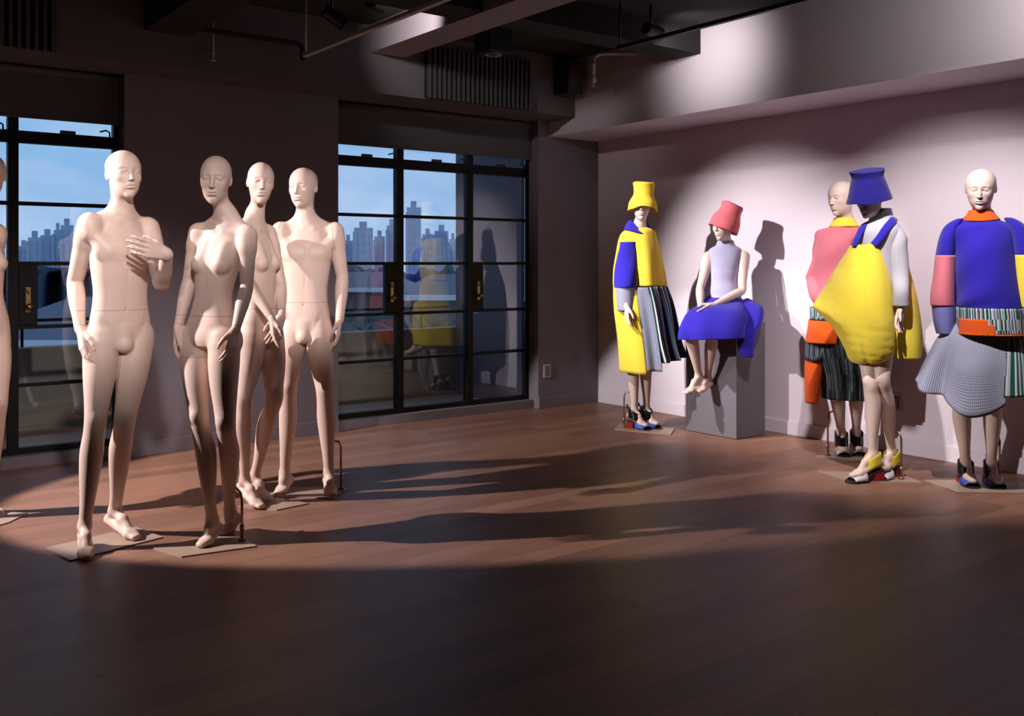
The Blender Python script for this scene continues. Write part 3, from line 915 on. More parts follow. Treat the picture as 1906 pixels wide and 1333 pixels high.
def stripes(name, cols, width, jit=0.0, vert=0.0):
    """woven stripes: colours in a repeating order along u; jit breaks them into short blocks"""
    m = mat(name, (.5, .5, .5), .9, spec=.15); N, L, b = nodes(m)
    uv = N.new('ShaderNodeUVMap'); sp_ = N.new('ShaderNodeSeparateXYZ'); L.new(uv.outputs[0], sp_.inputs[0])
    u = sp_.outputs[0]
    if jit:
        row = math_node(N, L, 'FLOOR', math_node(N, L, 'MULTIPLY', sp_.outputs[1], vert))
        wn = N.new('ShaderNodeTexWhiteNoise'); wn.noise_dimensions = '2D'
        cx = N.new('ShaderNodeCombineXYZ'); L.new(math_node(N, L, 'FLOOR', math_node(N, L, 'MULTIPLY', u, jit)), cx.inputs[0]); L.new(row, cx.inputs[1]); L.new(cx.outputs[0], wn.inputs['Vector'])
        u = math_node(N, L, 'ADD', u, math_node(N, L, 'MULTIPLY', wn.outputs['Value'], width*len(cols)))
    f = math_node(N, L, 'FRACT', math_node(N, L, 'DIVIDE', u, width*len(cols)))
    rp = N.new('ShaderNodeValToRGB'); rp.color_ramp.interpolation = 'CONSTANT'; L.new(f, rp.inputs['Fac'])
    e = rp.color_ramp.elements; n = len(cols)
    e[0].position = 0; e[0].color = (*cols[0], 1); e[1].position = 1/n; e[1].color = (*cols[1], 1)
    for i in range(2, n): q = e.new(i/n); q.color = (*cols[i], 1)
    L.new(rp.outputs['Color'], b.inputs['Base Color'])
    return m
def check(name, a, c, w, h):
    m = mat(name, a, .9, spec=.15); N, L, b = nodes(m)
    uv = N.new('ShaderNodeUVMap'); sp_ = N.new('ShaderNodeSeparateXYZ'); L.new(uv.outputs[0], sp_.inputs[0])
    fu = math_node(N, L, 'LESS_THAN', math_node(N, L, 'FRACT', math_node(N, L, 'DIVIDE', sp_.outputs[0], w)), .45)
    fv = math_node(N, L, 'LESS_THAN', math_node(N, L, 'FRACT', math_node(N, L, 'DIVIDE', sp_.outputs[1], h)), .45)
    t = math_node(N, L, 'MULTIPLY_ADD', fu, .6, math_node(N, L, 'MULTIPLY', fv, .4))
    mx = N.new('ShaderNodeMix'); mx.data_type = 'RGBA'; L.new(t, mx.inputs[0]); mx.inputs[6].default_value = (*a, 1); mx.inputs[7].default_value = (*c, 1)
    L.new(mx.outputs[2], b.inputs['Base Color']); return m
gr, wh, bk, nv, ds = (.01, .09, .06), (.58, .58, .64), (.015, .014, .02), (.03, .03, .09), (.25, .27, .36)
M['stripe'] = stripes('green_white_black_stripe', [bk, bk, bk, nv, gr, wh, bk, bk, gr, ds, bk, wh], .010)
M['pin'] = stripes('dusty_pinstripe', [ds, (.30, .32, .41), (.20, .22, .31)], .006)
M['checkgrey'] = check('blue_grey_check', (.42, .44, .56), (.12, .125, .19), .0095, .0075)
M['checkblue'] = check('blue_check', (.30, .31, .60), (.05, .045, .30), .012, .010)
M['blocks'] = stripes('green_white_block_weave', [gr, wh, bk, wh, gr, gr, wh, ds], .009, 60, 16)
M['darkblocks'] = stripes('dark_block_weave', [bk, (.06, .08, .10), (.15, .18, .22), bk, (.03, .06, .06), (.10, .12, .15)], .009, 60, 9)
M['wide'] = stripes('wide_green_stripe', [gr, gr, wh, gr, (.40, .42, .52), gr, wh, (.40, .42, .52)], .012)

AL = 0.0
def turn(x, y):
    """clothes are cut square to the way each figure is turned: its own bearing AL in the room"""
    c, s_ = math.cos(AL), math.sin(AL); x = x*c
    return x*c + y*s_, -x*s_ + y*c
def unturn(p):
    c, s_ = math.cos(AL), math.sin(AL)
    return ((p[0]*c - p[1]*s_)/c, p[0]*s_ + p[1]*c, p[2])
class Fig:
    """a dressed mannequin: place, and pixel-free measures in metres about its base"""
    def __init__(s, key, label, group='dressed display mannequins'):
        s.J = FIG[key]; b = s.J['base']; global AL
        cF_, cR_ = (math.cos(D(52.79)), math.sin(D(52.79))), (math.sin(D(52.79)), -math.cos(D(52.79)))
        AL = math.atan2(b[0]*cR_[0] + b[1]*cR_[1], b[0]*cF_[0] + b[1]*cF_[1]); s.o = empty('mannequin', (b[0], b[1], 0), CAMROT, label, 'mannequin', group)
def shell(name, rings, mt, parent, th=.007, a0=-180, a1=180, seg=72, sub=6, fold=None, n=2.2, cap=False, rough=0.0):
    """cloth lofted through rings (z, xl, xr, yf, yb[, dz(deg)->m]); opens between a1 and a0 if they do not meet"""
    full = abs(a1 - a0 - 360) < 1e-6
    A = np.array([[r[0], (r[1]+r[2])/2, (r[3]+r[4])/2, (r[2]-r[1])/2, (r[4]-r[3])/2] for r in rings], float)
    th_ = np.radians(np.linspace(a0, a1, seg + 1)[: seg if full else seg + 1])
    DZ = np.array([[(r[5](math.degrees(t)) if len(r) > 5 and r[5] else 0) for t in th_] for r in rings], float)
    Q = spline(np.concatenate([A, DZ], 1), sub)
    V = []; U = []
    nv = len(Q); vlen = np.concatenate([[0], np.cumsum(np.hypot(np.diff(Q[:, 0]), np.diff(Q[:, 3])))])
    rnd = random.Random(len(name)*7 + nv)
    for i, q in enumerate(Q):
        v = i/(nv-1)
        for k, t in enumerate(th_):
            c, s_ = math.cos(t), math.sin(t)
            e = (abs(c)**n + abs(s_)**n)**(-1/n)
            dr = fold(math.degrees(t), v) if fold else 0.0
            V.append((*turn(q[1] + c*e*(q[3]+dr), q[2] + s_*e*(q[4]+dr)), q[0] + q[5+k]))
            U.append((math.radians(math.degrees(t))*(q[3]+q[4])/2*0 + t*(A[:, 3].max()+A[:, 4].max())/2, vlen[i]))
    m = len(th_); V = np.array(V)
    if rough:
        from mathutils import noise as nz
        V = np.array([np.array(p) + rough*np.array(nz.noise_vector(Vector(p)*9)) for p in V])
    bm = bmesh.new(); vs = [bm.verts.new(p) for p in V]; uvl = bm.loops.layers.uv.new('UVMap')
    per = 2*math.pi*(A[:, 3].max()+A[:, 4].max())/2
    for i in range(nv-1):
        for k in range(m if full else m-1):
            k2 = (k+1) % m; ids = (i*m+k, (i+1)*m+k, (i+1)*m+k2, i*m+k2)
            f_ = bm.faces.new([vs[j] for j in ids])
            for lp, j in zip(f_.loops, ids):
                u = U[j][0] + (per if (k2 == 0 and j % m == 0) else 0); lp[uvl].uv = (u, U[j][1])
    if cap: bm.faces.new([vs[k] for k in range(m)])
    bmesh.ops.recalc_face_normals(bm, faces=bm.faces)
    o = link(name, bm, mt, parent, True)
    sm = o.modifiers.new('cloth', 'SOLIDIFY'); sm.thickness = th; sm.offset = 1 if False else -1; sm.use_even_offset = True
    return o
def hat(parent, c, tilt, prof, mt, squash=.92, lean=(0, 0), brim=None, name='hat'):
    """felt bucket hat: profile [(r, z)] from the brim edge up; tilt = (about y, about x)"""
    Mq = (Matrix.Rotation(tilt[0], 3, 'Y') @ Matrix.Rotation(tilt[1], 3, 'X'))
    Q = spline(np.array(prof, float), 5); seg = 56; bm = bmesh.new(); rings = []
    from mathutils import noise as nz
    for r, z in Q:
        z = float(z); ring = []
        for k in range(seg):
            t = 2*math.pi*k/seg
            w = z / prof[-1][1]
            p = Vector((r*math.cos(t) + lean[0]*w, r*squash*math.sin(t) + lean[1]*w, z + (brim(math.degrees(t)) if brim else 0)*max(0, 1-w*2.2)))
            p += Vector(nz.noise_vector(p*11 + Vector((c[0]*9, 0, 3))))*.006
            ring.append(bm.verts.new(Vector(c) + Mq @ p))
        rings.append(ring)
    for a, b in zip(rings, rings[1:]):
        for k in range(seg): bm.faces.new((a[k], a[(k+1) % seg], b[(k+1) % seg], b[k]))
    bm.faces.new(rings[-1]); bmesh.ops.recalc_face_normals(bm, faces=bm.faces)
    o = link(name, bm, mt, parent, True); sm = o.modifiers.new('felt', 'SOLIDIFY'); sm.thickness = .006; sm.offset = -1
    bv = o.modifiers.new('soft', 'BEVEL'); bv.width = .004; bv.segments = 2; bv.limit_method = 'ANGLE'; bv.angle_limit = math.radians(50)
    return o
def shoe(parent, an, toe, band, strap, label, floor=.007, strap_mt=None, tab=True):
    """open block-heeled sandal on a foot: sole, red heel, ankle strap, toe band"""
    an = np.array(an); toe = np.array(toe); d = toe - an; d[2] = 0; d = unit(d); s_ = np.array([-d[1], d[0], 0])
    W = lambda a, b, z: Vector(an*np.array([1, 1, 0]) + d*a + s_*b + np.array([0, 0, z]))
    L = float(np.hypot(toe[0]-an[0], toe[1]-an[1])) + .022; hz = max(an[2] - .088, .03)
    o = empty('sandal', (0, 0, 0)); o.parent = parent
    if label: o['label'] = label
    prof = [(-.062, .030, hz), (-.04, .036, hz + .002), (.0, .036, hz - .006), (.045, .036, hz*.62), (L-.085, .042, floor + .016), (L-.045, .047, floor + .008), (L-.015, .038, floor + .007), (L, .020, floor + .007)]
    Q = spline(np.array(prof), 4); bm = bmesh.new(); R = []
    for a, b, z in Q: R.append([bm.verts.new(W(a, b, z)), bm.verts.new(W(a, -b, z)), bm.verts.new(W(a, -b, z-.009)), bm.verts.new(W(a, b, z-.009))])
    for A_, B_ in zip(R, R[1:]):
        for k in range(4): bm.faces.new((A_[k], A_[(k+1) % 4], B_[(k+1) % 4], B_[k]))
    bm.faces.new(R[0]); bm.faces.new(R[-1][::-1]); bmesh.ops.recalc_face_normals(bm, faces=bm.faces)
    link('sole', bm, M['shoe_sole'], o, False)
    bm = bmesh.new(); vs = []
    for (a0, a1, b, z) in ((-.058, .002, .031, hz - .007), (-.066, .012, .034, floor)):
        vs.append([bm.verts.new(W(a0, b, z)), bm.verts.new(W(a0, -b, z)), bm.verts.new(W(a1, -b, z)), bm.verts.new(W(a1, b, z))])
    for k in range(4): bm.faces.new((vs[0][k], vs[0][(k+1) % 4], vs[1][(k+1) % 4], vs[1][k]))
    bm.faces.new(vs[0][::-1]); bm.faces.new(vs[1]); bmesh.ops.recalc_face_normals(bm, faces=bm.faces)
    hl = link('heel', bm, M['redheel'], o)
    bv = hl.modifiers.new('edge', 'BEVEL'); bv.width = .003; bv.segments = 2
    def bandmesh(path, th_):
        """strip over the foot: list of (list of points across)"""
        bm = bmesh.new(); G = [[bm.verts.new(p) for p in row] for row in path]
        for A_, B_ in zip(G, G[1:]):
            for k in range(len(A_)-1): bm.faces.new((A_[k], A_[k+1], B_[k+1], B_[k]))
        bmesh.ops.recalc_face_normals(bm, faces=bm.faces); return bm
    # toe band: arch over the ball of the foot
    rows = []
    for i in range(7):
        a = L - .122 + i*.0150; zc = floor + .064 - i*.0062; b = .0475 - abs(i-3)*.0012
        rows.append([W(a, b*math.cos(t), floor + .008 + (zc-floor-.008)*max(math.sin(t), 0)**.75) for t in np.linspace(0, math.pi, 15)])
    tb = link('toe_band', bandmesh(rows, .004), band, o, True); sm = tb.modifiers.new('leather', 'SOLIDIFY'); sm.thickness = .005; sm.offset = 0
    # broad strap from heel round the instep
    rows = []
    for i in range(6):
        u = i/5; row = []
        for t in np.linspace(-math.pi, math.pi, 29):
            c, s2 = math.cos(t), math.sin(t)
            a = -.008 + (.050 + .012*(1-u))*c + .012; b = .043*s2
            z = an[2] - .070 + .074*u + (-.030*c if c > 0 else -.012*c)*1.0
            row.append(W(a, b, max(z, hz*.5)))
        rows.append(row)
    st = link('ankle_strap', bandmesh(rows, .004), strap_mt or M['patent'], o, True); sm = st.modifiers.new('leather', 'SOLIDIFY'); sm.thickness = .005; sm.offset = 0
    if tab:
        bm = bmesh.new(); add_tube(bm, [W(-.056, 0, an[2]-.02), W(-.066, 0, an[2]+.02), W(-.078, .0, an[2]+.035), W(-.080, .002, an[2]+.01)], .006, 8)
        link('heel_tab', bm, M['patent'], o, True)
    return o
BODY_H = (.0042, .0060, .0026)
DM = [M['skin_pale'], M['seam']]
bell = lambda deg, c, w: math.exp(-(((deg - c + 180) % 360 - 180)/w)**2)

# ---- tall figure in the yellow and blue coat
F1 = Fig('d1', 'mannequin in a long yellow and blue coat and yellow bucket hat, nearest the corner'); J = F1.J; o = F1.o
figure_body('body', J, False, BODY_H, DM, o, head=(D(-8), D(4), 0), hands={'R': (f(10), (.9, 0, 0), .3), 'L': (f(10), (-.9, 0, 0), .3)}, bulk=.9, bust=False)
stand(o, [(-.245, .0), (.172, -.235), (.245, .02), (-.17, .27)], ((-.155, .10), (-.10, .07, .30)))
shoe(o, J['anR'], J['toeR'], M['shoe_blue'], M['patent'], 'black strapped sandal with blue toe and red heel'); shoe(o, J['anL'], J['toeL'], M['shoe_blue'], M['patent'], None)
coat = shell('coat_body', [(1.640, -.105, .030, -.06, .09), (1.612, -.172, .080, -.10, .12), (1.555, -.210, .098, -.13, .15), (1.43, -.235, .125, -.19, .19), (1.30, -.255, .152, -.23, .21), (1.17, -.258, .172, -.24, .23)],
             M['yellow'], o, fold=lambda a, v: .010*v*math.sin(math.radians(a)*5+1) + .006*v*math.sin(math.radians(a)*9))
shell('coat_panel', [(1.175, -.256, .183, -.24, .23), (1.0, -.250, .225, -.25, .25), (.72, -.215, .27, -.25, .27), (.475, -.196, .310, -.24, .28)],
      M['yellow'], o, a0=70, a1=262, fold=lambda a, v: .012*v*math.sin(math.radians(a)*6))
shell('pinstripe_panel', [(1.160, -.254, .180, -.243, .22), (1.0, -.246, .225, -.252, .25), (.72, -.212, .275, -.252, .27), (.50, -.196, .310, -.245, .28)],
      M['pin'], o, a0=-98, a1=-72, fold=lambda a, v: .012*v*math.sin(math.radians(a)*14))
sk = shell('pleated_skirt', [(1.165, -.252, .182, -.243, .22), (1.0, -.244, .232, -.250, .25), (.72, -.208, .282, -.250, .22), (.555, -.180, .322, -.24, .22, lambda a: .05*bell(a, 0, 60))],
      M['stripe'], o, a0=-75, a1=72, seg=110, fold=lambda a, v: .004 + .026*v*math.sin(math.radians(a)*15))
shell('sleeve', [(1.520, -.200, -.050, -.17, -.0), (1.44, -.215, -.050, -.22, .0), (1.30, -.235, -.052, -.27, .0), (1.160, -.243, -.050, -.29, .0)], M['blue'], o, seg=40, fold=lambda a, v: .006*math.sin(math.radians(a)*3 + v*6))
shell('cuff', [(1.163, -.230, -.055, -.28, -.01), (1.08, -.226, -.060, -.27, -.02), (.975, -.218, -.066, -.26, -.03)], M['checkgrey'], o, seg=40)
shell('collar', [(1.700, -.125, .022, -.055, .07, lambda a: -.070*bell(a, -55, 60)), (1.672, -.150, .042, -.085, .09, lambda a: -.065*bell(a, -55, 60)), (1.620, -.172, .066, -.125, .11, lambda a: -.04*bell(a, -50, 50))], M['blue'], o, th=.010, seg=48)
hat(o, (-.024, -.055, 1.768), (D(3), D(4)), [(.122, -.002), (.119, .028), (.112, .058), (.098, .090), (.086, .115), (.081, .140), (.083, .190), (.087, .222), (.074, .235)], M['yellow'], squash=1.0, brim=lambda a: .046*bell(a, -90, 55))

# ---- seated figure on the grey plinth
pl = empty('plinth', (5.79, 4.79, 0), 0, 'grey rectangular plinth under the seated mannequin', 'plinth')
link('case', box((0, 0, .004), (.345, .515, .885), .003), M['plinth'], pl)
link('top_edge', box((.004, .004, .885), (.341, .511, .888)), M['plinth'], pl)
F2 = Fig('d2', 'seated mannequin in a pink hat, lavender top and blue skirt on the plinth'); J = F2.J; o = F2.o
figure_body('body', J, False, BODY_H, DM, o, head=(D(-48), D(4), D(3)), hands={'R': ((.9, -.2, .2), (.0, .3, -.9), .22, .5), 'L': ((-.2, -.2, .9), (.3, .6, -.7), .22, .5)}, bulk=.95, bust=False)
ch = [(J['shR'][i] + J['shL'][i])/2 for i in range(3)]
shell('top', [(1.530, -.040, .088, -.075, .045), (1.492, -.055, .100, -.09, .06), (1.468, -.095, .140, -.105, .08), (1.435, -.116, .158, -.125, .09), (1.35, -.108, .150, -.155, .09), (1.23, -.100, .130, -.155, .085), (1.13, -.105, .135, -.165, .085), (1.045, -.115, .165, -.19, .11, lambda a: -.01*bell(a, -90, 40))],
      M['lavender'], o, th=.005, fold=lambda a, v: .004*math.sin(v*40)*bell(a, -70, 60)*(v > .6))
# skirt: over the lap, dropping off the knees, with a stiff lobe behind
def lap_skirt(o):
    rings = [  # centre line from the waist over the thighs to the hem: (centre, right vec, up vec, half width, half height)
        ((.015, .00, 1.035), (.9, -.35, 0), (-.25, -.35, .9), .145, .09), ((-.01, -.10, .995), (.88, -.35, 0), (-.3, -.5, .8), .175, .105), ((-.06, -.20, .955), (.90, -.32, .02), (-.35, -.55, .76), .205, .115),
        ((-.11, -.31, .915), (.93, -.30, .03), (-.5, -.6, .55), .220, .140), ((-.155, -.39, .85), (.95, -.26, .04), (-.6, -.75, .12), .225, .160), ((-.170, -.405, .785), (.95, -.26, .04), (-.5, -.85, .0), .230, .160)]
    S_ = []
    for c, r, u, a, b in rings: S_.append(list(c) + list(unit(r)) + list(unit(u)) + [a, b])
    Q = spline(np.array(S_), 6); seg = 64; bm = bmesh.new(); R = []
    for i, q in enumerate(Q):
        v = i/(len(Q)-1); row = []
        for k in range(seg):
            t = 2*math.pi*k/seg; c, s_ = math.cos(t), math.sin(t); e = (abs(c)**2.6 + abs(s_)**2.6)**(-1/2.6)
            w = 1 + .05*v*math.sin(5*t) + .03*v*math.sin(8*t+1)
            p = q[:3] + q[3:6]*q[9]*c*e*w + q[6:9]*q[10]*s_*e*w
            row.append(bm.verts.new(p))
        R.append(row)
    for A_, B_ in zip(R, R[1:]):
        for k in range(seg): bm.faces.new((A_[k], A_[(k+1) % seg], B_[(k+1) % seg], B_[k]))
    bmesh.ops.recalc_face_normals(bm, faces=bm.faces)
    s_ = link('skirt', bm, M['blue'], o, True); sm = s_.modifiers.new('felt', 'SOLIDIFY'); sm.thickness = .008; sm.offset = 0
    # stiff side lobe sticking out to her left and hanging by the plinth corner
    bm = bmesh.new(); R = []
    prof = [((.09, -.12, 1.025), .08, .10), ((.155, -.19, .975), .10, .12), ((.145, -.29, .90), .092, .09), ((.10, -.375, .82), .072, .07), ((.085, -.40, .73), .060, .06), ((.095, -.40, .648), .043, .05)]
    Q = spline(np.array([list(c) + [a, b] for c, a, b in prof]), 6)
    for i, q in enumerate(Q):
        v = i/(len(Q)-1)
        R.append([bm.verts.new((q[0] + q[3]*math.cos(t)*(1+.07*math.sin(3*t+v*3)), q[1] + q[4]*math.sin(t), q[2] + .05*math.cos(t)*(1-v))) for t in np.linspace(0, 2*math.pi, 33)[:-1]])
    for A_, B_ in zip(R, R[1:]):
        for k in range(32): bm.faces.new((A_[k], A_[(k+1) % 32], B_[(k+1) % 32], B_[k]))
    bm.faces.new(R[0]); bmesh.ops.recalc_face_normals(bm, faces=bm.faces)
    s2 = link('skirt_lobe', bm, M['blue'], o, True); sm = s2.modifiers.new('felt', 'SOLIDIFY'); sm.thickness = .008; sm.offset = 0
lap_skirt(o)
hat(o, (-.008, -.064, 1.624), (D(22), D(2)), [(.122, -.010), (.119, .03), (.110, .07), (.092, .115), (.085, .150), (.088, .185), (.082, .202), (.066, .208)], M['pinkhat'], squash=1.04)

# ---- figure in the pink jersey, behind
F3 = Fig('d3', 'bald mannequin in a pink jersey and patchwork skirt, half hidden behind the yellow dress'); J = F3.J; o = F3.o
figure_body('body', J, True, BODY_H, DM, o, head=(D(-62), D(8), 0), bulk=.88, bust=False, wide=1.08)
stand(o, [(-.182, .02), (.02, -.155), (.30, -.12), (.10, .22)], ((-.092, .05), (-.03, .10, .31)))
shoe(o, J['anR'], J['toeR'], M['shoe_white'], M['patent'], 'black strapped sandal with pale toe'); shoe(o, J['anL'], J['toeL'], M['shoe_white'], M['patent'], None)
shell('jersey_body', [(1.606, -.080, .088, -.076, .082), (1.592, -.135, .140, -.10, .11), (1.56, -.190, .190, -.14, .15), (1.44, -.205, .215, -.17, .17), (1.28, -.215, .225, -.18, .18), (1.10, -.210, .220, -.18, .17), (1.035, -.200, .20, -.17, .16)],
      M['pink'], o, fold=lambda a, v: .014*math.sin(math.radians(a)*4 + v*5)*v + .016*math.sin(v*16 + math.radians(a)*3)*bell(a, -110, 70))
shell('collar', [(1.664, -.068, .078, -.066, .074), (1.645, -.076, .086, -.074, .082), (1.605, -.104, .112, -.098, .104)], M['yellow2'], o, th=.008, seg=48)
for s_, e_, w_, nm in (('shR', 'elR', 'wrR', 0), ('shL', 'elL', 'wrL', 1)):
    a, b, c = unturn(J[s_]), unturn(J[e_]), unturn(J[w_]); sg = -1 if nm == 0 else 1
    rr = lambda p, r, ex=0: (p[2], p[0]-r + (ex if sg < 0 else 0)*-1, p[0]+r + (ex if sg > 0 else 0), p[1]-r, p[1]+r)
    shell('sleeve', [(a[2]+.015, a[0]-.07, a[0]+.07, a[1]-.09, a[1]+.09), (a[2]-.12, a[0]-.095+.015*sg, a[0]+.095+.015*sg, a[1]-.11, a[1]+.11), (b[2]+.03, b[0]-.10, b[0]+.10, b[1]-.11, b[1]+.11), (b[2]-.03, b[0]-.105+.02*sg, b[0]+.105, b[1]-.11, b[1]+.11), (c[2]+.07, c[0]-.085, c[0]+.085, c[1]-.09, c[1]+.09), (c[2]-.01, c[0]-.055, c[0]+.055, c[1]-.06, c[1]+.06)],
          M['pink'], o, seg=40, fold=lambda q, v: .010*math.sin(v*18 + math.radians(q)*2))
shell('hem_band', [(1.040, -.238, .20, -.18, .165), (.96, -.235, .20, -.18, .165)], M['blocks'], o, sub=3)
shell('skirt', [(1.02, -.150, .170, -.13, .13), (.94, -.22, .19, -.17, .15), (.78, -.225, .215, -.18, .17), (.58, -.160, .195, -.17, .17), (.415, -.148, .185, -.16, .17)], M['darkblocks'], o, seg=96, fold=lambda a, v: .010*v*math.sin(math.radians(a)*13))
shell('orange_panel', [(.955, -.245, .16, -.185, .17), (.88, -.255, .12, -.19, .17), (.80, -.27, .10, -.19, .17)], M['orange'], o, a0=150, a1=282, seg=40)
shell('side_flap', [(.68, -.272, -.08, -.12, .14), (.55, -.276, -.09, -.12, .14), (.375, -.270, -.13, -.10, .14)], M['orange'], o, a0=110, a1=290, seg=40)
shell('flap_weave', [(.815, -.268, -.05, -.14, .15), (.675, -.272, -.06, -.14, .15)], M['darkblocks'], o, a0=110, a1=290, seg=40, sub=4)
shell('back_panel', [(.95, -.10, .24, -.05, .22), (.68, -.08, .30, -.02, .26), (.415, -.05, .345, .0, .30)], M['dark'], o, a0=-35, a1=120, seg=40)

# ---- figure in the big yellow quilted dress
F4 = Fig('d4', 'mannequin in a huge pointed yellow quilted dress, grey turtleneck and blue hat'); J = F4.J; o = F4.o
figure_body('body', J, False, (.0036, .0052, .0026), DM, o, head=(D(-58), D(8), D(2)), hands={'R': (f(-50), (.6, .6, 0), .3), 'L': (f(-50), (-.5, -.6, 0), .3)}, bulk=.92, bust=False)
stand(o, [(-.29, .22), (-.19, -.06), (.25, -.10), (.20, .18)], ((.155, -.01), (.120, .05, .30)))
shoe(o, J['anR'], J['toeR'], M['shoe_white'], M['shoe_yellow'], 'white sandal with a yellow strap and red heel', strap_mt=M['shoe_yellow'], tab=False); shoe(o, J['anL'], J['toeL'], M['shoe_white'], M['shoe_yellow'], None, strap_mt=M['shoe_yellow'], tab=False)
shell('turtleneck', [(1.690, -.022, .098, -.065, .055), (1.655, -.034, .106, -.072, .065), (1.615, -.048, .118, -.085, .08), (1.585, -.080, .150, -.11, .11), (1.53, -.115, .165, -.135, .13), (1.38, -.118, .140, -.13, .13), (1.15, -.11, .135, -.14, .13), (1.00, -.12, .145, -.15, .14)],
      M['greyknit'], o, th=.005, fold=lambda a, v: .003*math.sin(v*95)*(.02 < v < .22))
a, b, c = unturn(J['shL']), unturn(J['elL']), unturn(J['wrL'])
shell('sleeve', [(a[2]+.045, a[0]-.045, a[0]+.03, a[1]-.05, a[1]+.045), (a[2]-.01, a[0]-.06, a[0]+.066, a[1]-.072, a[1]+.066), (a[2]-.07, a[0]-.060, a[0]+.070, a[1]-.085, a[1]+.062), (a[2]-.14, (a[0]+b[0])/2-.058, (a[0]+b[0])/2+.064, (a[1]+b[1])/2-.068, (a[1]+b[1])/2+.064), (b[2]+.0, b[0]-.054, b[0]+.058, b[1]-.060, b[1]+.060), (c[2]+.10, c[0]-.050, c[0]+.050, c[1]-.052, c[1]+.052), (c[2]+.005, c[0]-.050, c[0]+.048, c[1]-.05, c[1]+.05)],
      M['greyknit'], o, th=.005, seg=40, fold=lambda q, v: .0015*math.sin(v*14 + math.radians(q)*2))
